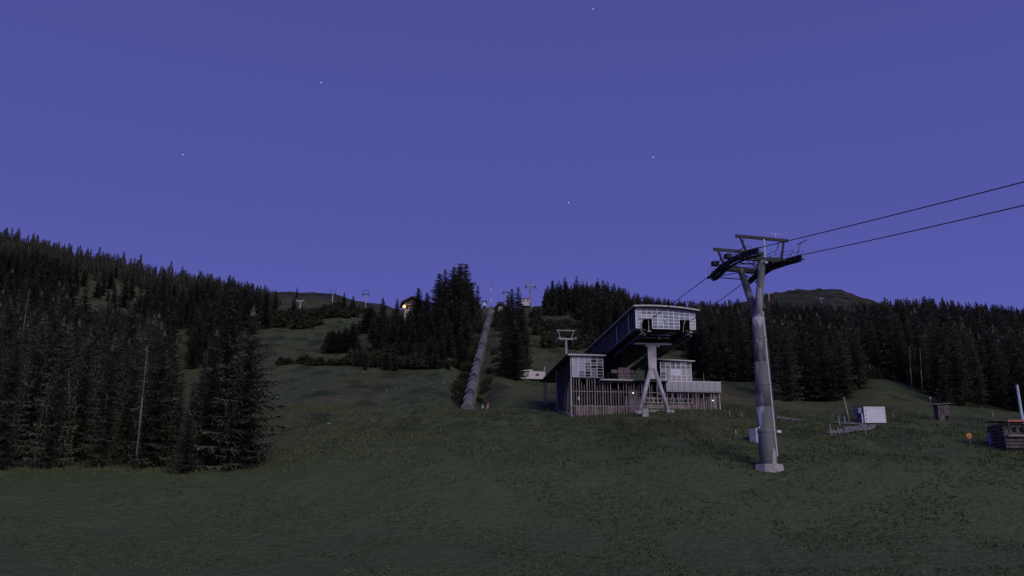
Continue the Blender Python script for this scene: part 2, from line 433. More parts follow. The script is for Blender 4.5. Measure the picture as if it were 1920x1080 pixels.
def tree(pos, h, v, label, group, rz=None, sx_=1., lean=0.):
    o = bpy.data.objects.new('spruce_tree', None); C.objects.link(o)
    o.location = pos; s = h / 18.; o.scale = (s * sx_, s * sx_, s)
    o.rotation_euler = (lean, 0, rnd.random() * 6.28 if rz is None else rz)
    tag(o, label, 'tree', group)
    link('crown', VAR[v][0], o); link('trunk', VAR[v][1], o)
    return o
def htop(px, Y, top):
    p = gp(px, Y); q = at(px, top, Y); return p, max(3., q.z - p.z)

# hand-placed firs: (px, depth, top py, variant, width, label)
HAND = [
 (453, 103, 572, 3, 1.22, 'large ragged spruce at the right edge of the left forest, boughs over the meadow'),
 (412, 110, 562, 0, 1.2, 'tall spruce just left of the large ragged edge spruce'),
 (384, 104, 612, 5, 1.05, 'lower spruce in front of the gap where a strip of meadow shows'),
 (283, 105, 612, 1, 1.0, 'broad spruce directly behind the leaning bare snag in the left forest'),
 (232, 108, 618, 0, .9, 'spruce left of the leaning bare snag'),
 (352, 118, 708, 5, .8, 'short spruce low in the meadow gap between the left forest and the edge spruces'),
 (346, 101, 770, 3, 1.4, 'small broad spruce closing the bottom of the meadow gap'),
 (366, 112, 655, 6, 1.0, 'slim spruce on the right of the meadow gap'),
 (330, 124, 690, 2, .9, 'small spruce on the left of the meadow gap'),
 (310, 112, 628, 7, .8, 'spruce right of the leaning bare snag beside the meadow gap'),
 (185, 104, 640, 4, 1.0, 'slender drooping spruce in the front row of the left forest'),
 (140, 110, 612, 3, .9, 'full spruce in the front row of the left forest'),
 (92, 104, 606, 5, .95, 'dense dark spruce in the front row near the left edge'),
 (45, 112, 588, 1, .9, 'tall spruce second from the left edge of the front row'),
 (0, 103, 615, 7, 1.0, 'leftmost front spruce cut by the left edge of the picture'),
 (861, 345, 494, 1, .95, 'tallest dark spruce on top of the wooded knoll'),
 (872, 350, 492, 0, .80, 'tall spruce just right of the highest one on the wooded knoll'),
 (850, 338, 499, 3, .85, 'tall bushy spruce left of the highest pair on the knoll'),
 (822, 335, 512, 2, .95, 'spruce on the left shoulder of the wooded knoll'),
 (833, 345, 503, 4, .7, 'narrow pointed spruce on the left shoulder of the wooded knoll'),
 (783, 345, 540, 6, 1.1, 'pointed spruce right of the chalet gable'),
 (799, 340, 547, 4, 1.0, 'small pointed spruce right of the one beside the chalet'),
 (768, 345, 577, 3, 1.0, 'bushy spruce hiding the lower front of the chalet'),
 (777, 340, 571, 5, 1.0, 'bushy spruce in front of the right side of the chalet'),
 (800, 305, 588, 3, 1.35, 'broad spruce on the left flank of the knoll below the shoulder trees'),
 (824, 300, 572, 5, 1.35, 'full spruce in front of the left shoulder of the knoll'),
 (846, 292, 562, 3, 1.3, 'full spruce in front of the highest trees of the knoll'),
 (868, 290, 566, 1, 1.3, 'broad spruce in front and right of the highest trees of the knoll'),
 (838, 262, 606, 5, 1.4, 'round low spruce in the middle of the front of the knoll'),
 (806, 262, 622, 3, 1.4, 'round low spruce left of the middle of the knoll front'),
 (772, 285, 604, 1, 1.4, 'broad spruce straight below the chalet'),
 (738, 285, 606, 3, 1.4, 'broad spruce on the left flank of the knoll below the lone pointed one'),
 (710, 270, 622, 5, 1.4, 'broad spruce near the left foot of the knoll'),
 (862, 256, 622, 1, 1.3, 'low broad spruce at the right front of the knoll beside the penstock'),
 (716, 350, 558, 6, .9, 'lone pointed spruce left of the chalet against the sky'),
 (743, 350, 560, 2, .8, 'thin-topped spruce immediately left of the chalet lamp'),
 (883, 352, 529, 6, 1., 'spruce on the right shoulder of the knoll, left of the mast'),
 (895, 356, 534, 0, .75, 'airy spruce on the right shoulder of the knoll next to the penstock'),
 (965, 205, 600, 3, 1.15, 'broad spruce right of the penstock behind the white shed'),
 (946, 215, 615, 1, .95, 'left half of the broad spruce clump right of the penstock'),
 (985, 222, 610, 0, .95, 'right half of the broad spruce clump behind the white shed'),
 (960, 330, 540, 2, .9, 'pointed spruce rising from the middle clump right of the penstock'),
 (972, 325, 536, 4, .95, 'highest pointed spruce of the clump right of the penstock'),
 (952, 300, 552, 6, 1., 'narrow spruce on the left of the clump right of the penstock'),
 (978, 280, 568, 0, 1., 'bushy spruce on the right of the clump right of the penstock'),
 (958, 260, 575, 5, 1., 'spruce half way up the clump right of the penstock'),
 (1478, 181, 598, 1, 1.15, 'big spruce right of the ropeway pylon at the meadow edge'),
 (1513, 184, 588, 3, 1.1, 'tallest big spruce right of the ropeway pylon'),
 (1550, 182, 600, 5, 1.15, 'big dense spruce behind the thin pole and white container'),
 (1584, 181, 618, 7, 1.1, 'rightmost of the big spruces above the white container'),
 (1496, 190, 600, 0, 1.0, 'spruce behind the first two big spruces right of the pylon'),
 (1566, 192, 606, 2, 1.2, 'spruce behind the last two big spruces above the container'),
 (549, 470, 556, 2, 1.3, 'left of two small conifers beside the T-shaped lift pylon'),
 (553, 476, 560, 0, 1.3, 'right of two small conifers beside the T-shaped lift pylon'),
 (644, 520, 548, 1, 1.3, 'bushy conifer between the two ridge chairlift pylons'),
 (633, 500, 556, 3, 1.3, 'small conifer just right of the left ridge chairlift pylon'),
 (661, 510, 553, 5, 1.3, 'conifer just left of the right ridge chairlift pylon'),
 (657, 490, 566, 3, 1.4, 'low conifer under the right ridge chairlift pylon'),
 (694, 350, 574, 3, 1.5, 'round conifer at the left foot of the knoll, above the meadow'),
 (622, 282, 616, 3, 1.5, 'leftmost conifer of the dark row on the meadow left of the knoll'),
 (634, 281, 618, 5, 1.5, 'second conifer of the dark row on the meadow left of the knoll'),
 (646, 283, 612, 1, 1.4, 'middle conifer of the dark row on the meadow left of the knoll'),
 (660, 280, 603, 3, 1.3, 'tallest conifer of the dark row on the meadow left of the knoll'),
 (556, 640, 537, 6, 1.2, 'tiny lone conifer on the grassy left ridge'),
 (1060, 450, 519, 3, .9, 'tall spruce at the left end of the central ridge'),
 (1036, 440, 524, 1, .9, 'spruce at the very left edge of the central ridge forest'),
 (1082, 455, 517, 0, .9, 'highest spruce on the central ridge'),
]
count = 0
for px, Y, top, v, w, lab in HAND:
    p, h = htop(px, Y, top); tree(p, h, v, lab, None, sx_=w * (2.0 if 320 < Y < 360 and px < 880 else 1.5 if 320 < Y < 360 and px < 900 else 1.65 if 250 < Y < 335 and px < 1000 else (1.35 if 250 < Y < 460 or 200 < Y < 230 else 1.)))
    count += 1

def forest(px, Y):
    if px < 285: return Y > 122 and Y < 640
    if px < 500 and Y < (262 if px < 455 and not 318 < px < 356 else 330): return False
    if px < 440: return Y < 640
    if px < 500: return 345 < Y < 640
    if px < 525: return 470 < Y < 640
    if 655 < px < 880 and 212 < Y < 246: return True
    if 690 < px < 905: return 245 + max(0, 770 - px) * .9 < Y < 395 - max(0, 740 - px) * .8 and not (748 < px < 782 and Y > 330)
    if px < 1022: return False
    if px < 1100: return 395 < Y < 560
    if px < 1300: return 300 < Y < 620
    if px < 1450: return 222 < Y < 600
    if px < 1608: return 194 < Y < 640
    if px < 1690: return 238 < Y < 610
    if px < 1760: return 215 - (px - 1690) * .3 < Y < 610
    return 185 < Y < 610
cand = []
SKY = [(-200, 413), (0, 424), (90, 436), (180, 454), (260, 481), (350, 499), (430, 517), (500, 538), (525, 550), (689, 585), (715, 578), (740, 580), (790, 562), (806, 548),
       (822, 524), (855, 506), (872, 515), (885, 538), (905, 556), (1022, 534), (1050, 522), (1100, 521), (1150, 532), (1190, 552), (1230, 561), (1290, 568), (1345, 566),
       (1400, 562), (1440, 567), (1540, 571), (1640, 566), (1700, 560), (1760, 556), (1800, 562), (1900, 577), (2100, 585)]
step = 5.6
for yy in np.arange(98, 650, step):
    w_ = .72 * yy
    st = step * (1.0 if yy < 400 else 1.12)
    for xx in np.arange(-w_, w_, st):
        x = xx + rnd.uniform(-2.4, 2.4); y_ = yy + rnd.uniform(-2.4, 2.4)
        z = G(x, y_); px, py = px_of((x, y_, z))
        if px < -130 or px > 2060 or not forest(px, y_): continue
        if 130 < px < 285 and 345 < y_ < 520 and rnd.random() < .90: continue      # open grassy slope on the left hill
        if 440 < px < 525 and rnd.random() < .35: continue
        if rnd.random() < .06: continue
        cl = float(vnoise(np.array([x / 17]), np.array([y_ / 17]), 21)[0])
        if y_ > 300 and cl < -.22: continue
        h = rnd.uniform(12, 20) * (1 if y_ < 330 else max(.78, 1 - (y_ - 330) / 900)) * (1 + .45 * cl)
        if rnd.random() < .07: h *= 1.3
        if 650 < px < 905: h *= rnd.uniform(.5, .95) if y_ > 246 else rnd.uniform(.22, .5)
        if 125 < y_ < 200 and px < 285: h *= .95
        if rnd.random() < .12: h *= .6
        if 120 < px < 300 and 270 < y_ < 346: h *= .62
        if 690 < px < 905 and px > 876 + (y_ - 148) * .2 - 24: continue      # keep clear of the penstock
        cap = float(np.interp(px, [p_[0] for p_ in SKY], [p_[1] for p_ in SKY])) - rnd.uniform(-13, 7)
        if y_ > 330 and rnd.random() < .22: continue
        if 738 < px < 795: cap = max(cap, 584 if px < 782 else 566)
        if px_of((x, y_, z + h))[1] < cap:
            h = at(px, cap, y_).z - z
            if h < 3.5: continue
        cand.append((h / y_, x, y_, z, h, px, py))
cand.sort(reverse=True)
def region(px, top):
    lab, grp = region0(px)
    if grp.endswith('left hillside'):
        zone = 'near the left edge' if px < 110 else 'left of the leaning snag' if px < 240 else 'above the leaning snag' if px < 330 else 'beyond the meadow gap'
    elif grp.endswith('on the right'):
        zone = 'behind the big pylon' if px < 1470 else 'above the white container' if px < 1660 else 'above the wooden shed' if px < 1800 else 'near the right edge'
    elif 'knoll' in grp:
        zone = 'below the chalet' if px < 790 else 'under its highest trees' if px < 850 else 'beside the penstock'
    else:
        zone = 'left of the glazed tunnel' if px < 1160 else 'above the glazed tunnel'
    hgt = 'high up' if top < 600 else 'low down'
    return lab + ', ' + hgt + ', ' + zone, grp + ' ' + zone
def region0(px):
    if px < 530: return ('spruce in the left hillside forest', 'spruces in the forest on the left hillside')
    if px < 910: return ('spruce on the wooded knoll', 'spruces on the wooded knoll')
    if px < 1300: return ('spruce behind the lift station', 'spruces on the ridge behind the station')
    return ('spruce in the right forest', 'spruces in the forest on the right')
NIND = 292 - len(HAND)
VF = []; nf = 0; VT = []
for i, (q, x, y_, z, h, px, py) in enumerate(cand):
    if i < NIND:
        lab, grp = region(px, px_of((x, y_, z + h))[1]); tree((x, y_, z), h, rnd.randrange(9), lab, grp, sx_=rnd.uniform(.9, 1.2) * (1.6 if 650 < px < 880 else 1.)); continue
    src = MID[rnd.randrange(5)] if y_ < 500 else FAR[rnd.randrange(4)]
    a = rnd.random() * 6.28; ca, sa = math.cos(a) * h, math.sin(a) * h; wj = rnd.uniform(.85, 1.2) * (1.0 if h > 11 else 1.15)
    P = np.empty_like(src); P[:, 0] = (src[:, 0] * ca - src[:, 1] * sa) * wj + x; P[:, 1] = (src[:, 0] * sa + src[:, 1] * ca) * wj + y_; P[:, 2] = src[:, 2] * h + z - .3
    VF.append(P)
if VF:
    V = np.concatenate(VF)
    tag(link('distant_spruces', fast_mesh('distant_spruces', V, tri(V), M['needle_far'])), 'mass of far spruce crowns covering the hillsides behind the nearer trees', 'forest', kind='stuff')

def dead_tree(p0, p1, r, label, stubs=16, group=None):
    p0 = Vector(p0); p1 = Vector(p1); root = thing('dead_tree', p0, 0, label, 'dead tree', group)
    d = p1 - p0; mb = MB(); mb.tube((0, 0, -.5), d * .5, r, r * .7, 8).tube(d * .5, d, r * .7, r * .25, 8); mb.build('trunk', M['dead'], root, True)
    sb = MB(); rr = random.Random(int(p0.x * 10))
    for i in range(stubs):
        t = .15 + .83 * rr.random(); th = rr.random() * 6.28; L = (.4 + 1.1 * rr.random()) * (1.1 - t * .6)
        c = d * t; sb = MB(); sb.tube(c, c + Vector((math.cos(th) * L, math.sin(th) * L, -.1 * L + .2 * rr.random())), .035, .012, 4); sb.build('branch', M['dead'], root)
    return root
dead_tree(at(257, 845, 99.5), at(277, 650, 99.5), .13, 'tall bare grey snag leaning right in front of the left forest')
dead_tree(at(386, 722, 104), at(389, 658, 104), .09, 'short bare pale trunk between the two front spruces by the meadow gap')
dead_tree(at(40, 640, 160), at(56, 540, 160), .10, 'bare reddish snag among the spruces near the left edge', 22)
dead_tree(at(131, 750, 108), at(128, 690, 108), .12, 'thin bare trunk low in the left forest', 10)
for px, yb, yt, lab in ((1680, 714, 697, 'left of two pale bare trunks at the forest edge right of the container'),
                        (1686, 714, 698, 'right of two pale bare trunks at the forest edge right of the container'),
                        (1709, 716, 650, 'long thin bare trunk at the forest edge, between the pale pair and the brown shed'),
                        (1729, 710, 655, 'thin bare trunk above and left of the brown shed')):
    p = gp(px, 228 if px < 1700 else 215); dead_tree(p, at(px - 4, yt, p.y - .1), .22, lab, 6)

# ------------------------------------------------------------------ shrubs
def shrub_arrays(seed, r, h, n):
    rs = np.random.RandomState(seed); V = []
    for i in range(n):
        th = rs.rand() * 6.28; ph = math.acos(rs.rand() ** .8); k = .55 + .5 * rs.rand()
        lump = 1 + .25 * math.sin(th * 3 + seed) + .15 * math.sin(th * 7 + seed * 2)
        c = np.array([math.cos(th) * math.sin(ph) * r * k * lump, math.sin(th) * math.sin(ph) * r * k * lump, math.cos(ph) * h * k * lump])
        s = .105 * r * (.5 + rs.rand())
        a = rs.randn(3) * s; b = rs.randn(3) * s; a[2] = abs(a[2]) * 1.2
        V += [c - a * .5 - b * .3, c + b, c + a]
    return np.array(V, np.float32)
SH = [fast_mesh('mountain_pine_shrub', v, tri(v), M['shrub']) for v in (shrub_arrays(k, 1.5, 1.7 + .35 * (k % 3), 1300) for k in range(6))]
SG = [('low dark mountain pine in the long hedge-like band across the meadow left of the knoll', 'mountain pines in the band across the meadow'),
      ('dark mountain pine bush at the foot of the wooded knoll', 'mountain pines at the foot of the knoll'),
      ('dark scrub bush on the slope below the grassy left ridge', 'bushes below the left ridge'),
      ('bush growing beside the grey penstock', 'bushes along the penstock'),
      ('scrub bush on the slope between the penstock clump and the ridge forest', 'bushes on the slope behind the white shed'),
      ('dark bush at the forest foot on the right', 'bushes at the forest edge on the right')]
SHN = []
def shrub(px, py, s, g, w=1.):
    p = hit(px, py) if py else None
    SHN.append((p, s, g, w))
for i in range(34):                                     # band from (515,680) to (870,690)
    t = rnd.random(); px = 518 + 300 * t; py = 681 + 4 * rnd.random() + 8 * t * t; shrub(px, py, rnd.uniform(.5, .85) + .5 * t, 0, 1.9)
for i in range(34): shrub(rnd.uniform(660, 865), rnd.uniform(660, 689), rnd.uniform(.9, 1.9), 1)
for i in range(8): shrub(rnd.uniform(618, 668), rnd.uniform(639, 643), rnd.uniform(.8, 1.4), 1)
for i in range(34): shrub(rnd.uniform(500, 592), rnd.uniform(592, 618), rnd.uniform(1.0, 2.2), 2, 1.6)
for i in range(20): shrub(rnd.uniform(590, 690), rnd.uniform(582, 597), rnd.uniform(1.0, 2.0), 2, 1.7)
for i in range(24):
    t = rnd.random(); px = 858 + 38 * t - rnd.random() * 9; py = 762 - 110 * t; shrub(px, py, rnd.uniform(.5, 1.0), 3)
for i in range(14):
    t = rnd.random(); px = 897 + 34 * t + rnd.random() * 8; py = 758 - 110 * t; shrub(px, py, rnd.uniform(.4, .75), 3)
for i in range(44): shrub(rnd.uniform(1000, 1110), rnd.uniform(590, 655), rnd.uniform(1., 2.3), 4)
for i in range(22):
    px = rnd.choice((rnd.uniform(880, 897), rnd.uniform(934, 960))); shrub(px, rnd.uniform(582, 625), rnd.uniform(1.0, 2.0), 4 if px > 934 else 1)
for i in range(16): shrub(rnd.uniform(1610, 1760), 0 or (706 + rnd.random() * 4), rnd.uniform(.8, 1.5), 5)
for p, s, g, w in SHN:
    if g == 5: pass
    o = link('mountain_pine_shrub', SH[rnd.randrange(6)], None, p - Vector((0, 0, .25 * s)))
    o.scale = (s * w, s * w, s); o.rotation_euler = (0, 0, rnd.random() * 6.28)
    tag(o, SG[g][0], 'bush', SG[g][1])

# ------------------------------------------------------------------ grass tufts on the near meadow
rs = np.random.RandomState(11); N = 64000
ty = 62 + 92 * rs.rand(N) ** .9; tx = (rs.rand(N) * 1.4 - .7) * ty
dens = vnoise(tx / 5, ty / 5, 9) + vnoise(tx / 1.7, ty / 1.7, 10) * .6
k = dens > np.where(ty < 100, .02, -.16); tx, ty, dens = tx[k], ty[k], dens[k]
tz = H(tx, ty); n = len(tx); hh = (.10 + .30 * rs.rand(n) ** 2 + .14 * np.clip(dens, 0, 1))
sc_ = np.where(ty < 100, .5, 1.); hh = hh * sc_
T = []
for q in range(3):
    th = rs.rand(n) * 6.28; w_ = .07 + .07 * rs.rand(n); ox = (rs.rand(n) - .5) * .3; oy = (rs.rand(n) - .5) * .3
    A = np.stack([tx + ox - np.cos(th) * w_, ty + oy - np.sin(th) * w_, tz - .06], -1)
    B = np.stack([tx + ox + np.cos(th) * w_, ty + oy + np.sin(th) * w_, tz - .06], -1)
    D = np.stack([tx + ox + (rs.rand(n) - .5) * .25, ty + oy + (rs.rand(n) - .5) * .25, tz + hh * (.6 + .7 * rs.rand(n))], -1)
    T.append(np.stack([A, B, D], 1).reshape(-1, 3))
V = np.concatenate(T)
tag(link('meadow_grass', fast_mesh('meadow_grass', V, tri(V), M['blade'])), 'rough dark grass tufts over the near meadow', 'grass', kind='stuff')

# ------------------------------------------------------------------ lift station
O = at(1072, 782, 137)
st = thing('lift_station', O, R(7), 'steel and glass ropeway station with long glazed upper tunnel on a forked pier', 'building')
def stbox(name, m, *b): return MB().box(*b).build(name, m, st)
def copies(name, me, parent, places):
    for loc in places: link(name, me, parent, loc)
def gc(a, b):                                             # ground height in station coordinates
    ca, sa = math.cos(R(7)), math.sin(R(7))
    return G(O.x + a * ca - b * sa, O.y + a * sa + b * ca) - O.z
# concrete walls behind the slat screen
stbox('concrete_wall', M['conc'], 8.9, 22.3, 1.6, 2.0, -1.0, 3.55)
stbox('concrete_wall', M['conc'], 1.0, 8.85, 1.9, 2.3, -1.0, 2.0)
stbox('concrete_wall', M['dark'], 1.0, 22.3, 2.6, 2.9, 0., 5.6)  # coloured near-black to paint in the shade behind the slats
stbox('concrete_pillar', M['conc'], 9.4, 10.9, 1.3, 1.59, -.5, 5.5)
stbox('concrete_wall', M['dark'], .9, 1.2, 2.31, 13.2, -.5, 6.0)  # side wall also near-black, shade put into its colour
beam = stbox('ring_beam', M['conc2'], 12.0, 19.8, 1.25, 1.59, 2.55, 3.35)
for i in range(11):
    MB().tube((12.4 + i * .69, 1.20, 2.95), (12.4 + i * .69, 1.24, 2.95), .25, n=14).build('round_opening', M['dark'], beam)
gd = stbox('garage_door', M['conc2'], 12.6, 17.8, 1.40, 1.58, .2, 1.55)
MB().box(12.3, 18.1, 1.30, 1.395, 1.56, 1.72).box(17.9, 18.1, 1.30, 1.395, .2, 1.55).build('door_frame', M['darksteel'], gd)
rl = MB()
for a_ in np.arange(15.2, 21, 1.1): rl.box(a_, a_ + .07, 1.0, 1.07, 3.36, 4.1)
rl.box(14.2, 21, .98, 1.05, 3.9, 3.98); rl.build('gallery_railing', M['mull'], st)
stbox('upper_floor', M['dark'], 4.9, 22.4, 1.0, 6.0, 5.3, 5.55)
# slat screen
slat = MB().box(-.028, .028, -.03, .03, 0, 1).mesh('slat', M['screen'])
post = MB().box(-.055, .055, -.09, .09, 0, 1).mesh('post', M['screen'])
def vert(name, me, a, b, c0, c1):
    o = link(name, me, st, (a, b, c0)); o.scale = (1, 1, c1 - c0); return o
a_ = .42; i = 0; rr = random.Random(3)
while a_ < 23.6:
    top = 6.1 if a_ < 4.6 else (5.55 if a_ < 15 else 4.12)
    if i % 3 == 2: vert('post', post, a_, 0, -.6, top)
    elif not (12.2 < a_ < 21.5): vert('slat', slat, a_, .08, -.6, top - rr.choice((0, .05, .6, 1.1)))
    elif i % 2 == 0: vert('slat', slat, a_, .08, rr.choice((-.6, 1.9)), top)
    a_ += .415; i += 1
for c_, a1 in ((4.0, 15.0), (1.75, 12.2)): stbox('screen_rail', M['screen'], .1, a1, .12, .19, c_, c_ + .09)
for a_, b_, c0, c1, w_ in ((0, 0, -.8, 9.5, .10), (23.8, .1, -.2, 4.12, .09), (0, 13.0, .8, 9.4, .12), (0, 26.6, 2.2, 9.5, .10), (0, 24.2, 2.0, 9.5, .10), (23.0, .1, -.2, 4.12, .07)):
    MB().box(a_ - w_, a_ + w_, b_ - w_, b_ + w_, c0, c1).build('column', M['screen'], st)
for k, b_ in enumerate(np.arange(.9, 12.6, 1.25)): vert('slat', slat, 0, b_, gc(0, b_) - .3, 6.1)
MB().bar((0.02, -.2, gc(0, -.2) + .12), (0.02, 13.2, gc(0, 13.) + .2), .3, .28).build('kerb_beam', M['conc2'], st)
# left upper block with glass
lb = MB()
stbox('block_floor', M['darksteel'], .15, 5.15, -.1, 13.0, 6.05, 6.22)
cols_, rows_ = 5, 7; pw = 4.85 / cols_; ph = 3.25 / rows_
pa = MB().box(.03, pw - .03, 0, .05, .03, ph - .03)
pm_l = pa.mesh('pane', M['frost']); pm_d = pa.mesh('pane', M['darkpane']); pm_k = pa.mesh('pane', M['sideglass'])
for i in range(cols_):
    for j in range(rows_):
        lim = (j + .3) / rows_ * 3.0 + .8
        kind_ = pm_l if i < .3 + j * .42 else (pm_k if rnd.random() < .38 else pm_d)  # diagonal split of pale and dark panes paints in a mountain reflection
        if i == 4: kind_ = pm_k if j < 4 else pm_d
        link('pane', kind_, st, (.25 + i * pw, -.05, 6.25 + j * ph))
mm = MB()
for i in range(cols_ + 1): mm.box(.25 + i * pw - .035, .25 + i * pw + .035, -.1, -.055, 6.23, 9.52)
for j in range(rows_ + 1): mm.box(.25, 5.1, -.098, -.06, 6.25 + j * ph - .02, 6.25 + j * ph + .02)
mm.build('mullions', M['mull'], st)
for i in range(8):
    b_ = .2 + i * 1.6
    MB().box(.05, .09, b_ + .03, b_ + 1.57, 6.2, 9.35).build('side_pane', M['sideglass'], st)
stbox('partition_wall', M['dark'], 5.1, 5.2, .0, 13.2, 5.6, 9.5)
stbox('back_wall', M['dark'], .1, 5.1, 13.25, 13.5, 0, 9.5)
MB().box(-.55, 5.45, -.6, 27.2, 9.55, 9.72).build('roof', M['roof'], st)
MB().box(-.56, 5.5, -.72, -.605, 9.52, 9.76).build('roof_edge', M['rim'], st)
MB().box(-.70, -.555, -.72, 27.2, 9.52, 9.76).build('roof_edge', M['darksteel'], st)
# deck between the blocks
MB().box(4.4, 9.6, -1.3, 3.0, 5.62, 5.82).build('deck', M['rim'], st)
MB().box(9.65, 15.2, -.9, 3.0, 5.60, 5.80).build('deck', M['darksteel'], st)
dr = MB()
for a_ in np.arange(4.7, 15.2, .95): dr.tube((a_, -1.1, 5.8), (a_, -1.1, 6.75), .03, n=5)
dr.tube((4.6, -1.1, 6.75), (15.2, -1.1, 6.75), .035, n=5).tube((4.6, -1.1, 6.3), (15.2, -1.1, 6.3), .025, n=5)
dr.build('deck_railing', M['darksteel'], st)
MB().box(7.6, 9.5, .2, 1.6, 5.83, 7.9).box(6.6, 7.59, .5, 1.4, 7.1, 7.6).box(9.51, 10.2, .5, 1.4, 7.1, 7.6).build('machine_housing', mat('housing_paint', (.30, .22, .20), .8, 0, .15, 1), st)
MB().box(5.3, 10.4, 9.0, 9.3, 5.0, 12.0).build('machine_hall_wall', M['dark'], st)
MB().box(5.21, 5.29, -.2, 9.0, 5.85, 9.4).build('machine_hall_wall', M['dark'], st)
stb = MB()
for i in range(2): stb.tube((13.1 + i * .5, 2, 5.9), (13.1 + i * .5, 2, 8.0), .07, n=6)
stb.build('yellow_posts', mat('yellow_paint', (.35, .30, .09), .7, 0, .1, 2), st)
# right upper block
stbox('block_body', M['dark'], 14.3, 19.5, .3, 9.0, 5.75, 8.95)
cr_, rr_ = 6, 6; pw = 5.0 / cr_; ph = 3.1 / rr_
pb = MB().box(.03, pw - .03, 0, .06, .03, ph - .03); f1 = pb.mesh('pane', M['darkpane']); f2 = pb.mesh('pane', M['frost'])
bright = mat('blind_white', (.62, .62, .80), .6, 0, .05, 1); f3 = pb.mesh('pane', bright)
warmp = mat('blind_grey', (.36, .33, .38), .6, 0, .12, 1); f4 = pb.mesh('pane', warmp)
for i in range(cr_):
    for j in range(rr_):
        m_ = f4 if (1 <= i and j <= 3) else f1
        if i in (2, 3) and j in (2, 3): m_ = f3
        if i == 0 or j == 5: m_ = f2 if (i + j) % 3 == 0 else f1
        link('pane', m_, st, (14.4 + i * pw, .10, 5.8 + j * ph))
mm = MB()
for i in range(cr_ + 1): mm.box(14.4 + i * pw - .04, 14.4 + i * pw + .04, .03, .095, 5.78, 8.93)
for j in range(rr_ + 1): mm.box(14.4, 19.4, .035, .09, 5.8 + j * ph - .02, 5.8 + j * ph + .02)
mm.build('mullions', M['mull'], st)
MB().add([(13.5, -.6, 9.18), (19.9, -.6, 8.98), (19.9, 9.5, 8.98), (13.5, 9.5, 9.18), (13.5, -.6, 9.36), (19.9, -.6, 9.16), (19.9, 9.5, 9.16), (13.5, 9.5, 9.36)],
         [(0, 1, 2, 3), (4, 5, 6, 7), (0, 1, 5, 4), (1, 2, 6, 5), (2, 3, 7, 6), (3, 0, 4, 7)]).build('roof', M['rim'], st)
MB().add([(14.0, 3, 9.37), (17.4, 3, 9.27), (17.4, 8, 9.27), (14.0, 8, 9.37), (14.8, 4, 10.0), (16.6, 4, 9.95), (16.6, 7, 9.95), (14.8, 7, 10.0)],
         [(0, 1, 2, 3), (4, 5, 6, 7), (0, 1, 5, 4), (1, 2, 6, 5), (2, 3, 7, 6), (3, 0, 4, 7)]).build('roof_hatch', M['wood'], st)
# balcony
MB().box(15.0, 23.95, -.6, 4.2, 4.12, 4.24).build('balcony_floor', M['conc2'], st)
pp = MB().box(.02, .97, 0, .05, 0, 1.45).mesh('parapet_panel', mat('parapet_sheet', (.27, .28, .33), .5, .1, .12, .6))
for i in range(9): link('parapet_panel', pp, st, (14.98 + i * .995, -.62, 4.27))
MB().box(15.0, 23.97, -.64, -.52, 5.73, 5.80).build('parapet_rail', M['mull'], st)
for i in range(5): MB().box(23.88, 23.93, -.55 + i * .95, .36 + i * .95, 4.27, 5.72).build('parapet_panel', M['darkpane'], st)
MB().tube((21.9, 1.5, 4.2), (21.9, 1.5, 7.5), .05, n=6).build('antenna', M['orangewood'], st)
ld = MB()
for a_ in (22.45, 23.0): ld.box(a_ - .03, a_ + .03, .5, .56, -.3, 4.1)
for c_ in np.arange(0, 4., .3): ld.box(22.45, 23.0, .5, .56, c_, c_ + .06)
ld.build('ladder', M['teal'], st)
# lamps
for (a_, b_, c_, r_, s_) in ((9.75, -.2, 3.85, .09, 3.), (22.6, -.2, 2.9, .11, 1.4)):
    MB().ball((a_, b_, c_), r_).build('lamp', emit('lamp_glow', (1., .72, .62), s_), st)
MB().box(1.0, 1.22, -.2, -.1, 2.6, 3.15).build('notice_box', mat('notice_cream', (.55, .5, .42), .7, 0, .05, 2), st)

# upper tunnel: a 7.95..17.05, b -10..26, c 12.1..15.1
A0, A1, B0, B1, C0 = 7.98, 17.05, -10., 26., 12.05
def arch(t): return 15.0 + .28 * (1 - (2 * t - .75) ** 2) - .12 * t
nA = 16; vs = []; fs = []
for b_ in (B0 - .9, B1):
    for k in range(nA + 1):
        t = k / nA; a_ = A0 - .45 + (A1 - A0 + .9) * t; z = arch(t); vs += [(a_, b_, z), (a_, b_, z + .16)]
n2 = 2 * (nA + 1)
for k in range(nA):
    p = 2 * k; fs += [(p, p + 2, p + 2 + n2, p + n2), (p + 1, p + 1 + n2, p + 3 + n2, p + 3), (p, p + 1, p + 3, p + 2), (p + n2, p + 2 + n2, p + 3 + n2, p + 1 + n2)]
fs += [(0, n2, n2 + 1, 1), (n2 - 2, n2 - 1, 2 * n2 - 1, 2 * n2 - 2)]
MB().add(vs, fs).build('tunnel_roof', M['roof'], st)
re = MB()
for k in range(nA):
    t0, t1 = k / nA, (k + 1) / nA; a0 = A0 - .45 + (A1 - A0 + .9) * t0; a1 = A0 - .45 + (A1 - A0 + .9) * t1
    re.bar((a0, B0 - .95, arch(t0) + .08), (a1, B0 - .95, arch(t1) + .08), .08, .2)
re.bar((A0 - .5, B0 - .9, arch(0) + .08), (A0 - .5, B1, arch(0) + .08), .08, .2)
re.build('roof_edge', M['rim'], st)
nc, nrw = 11, 6; pw = (A1 - A0) / nc
q1 = MB().box(.04, pw - .04, 0, .05, .04, 1 - .0).mesh('pane', M['frost'])
q2 = MB().box(.04, pw - .04, 0, .05, .04, 1 - .0).mesh('pane', M['darkpane'])
q3 = MB().box(.04, pw - .04, 0, .05, .04, 1 - .0).mesh('pane', M['contd'])
def hole(i, j): return (i in (1, 2) or i in (8, 9)) and j < 3
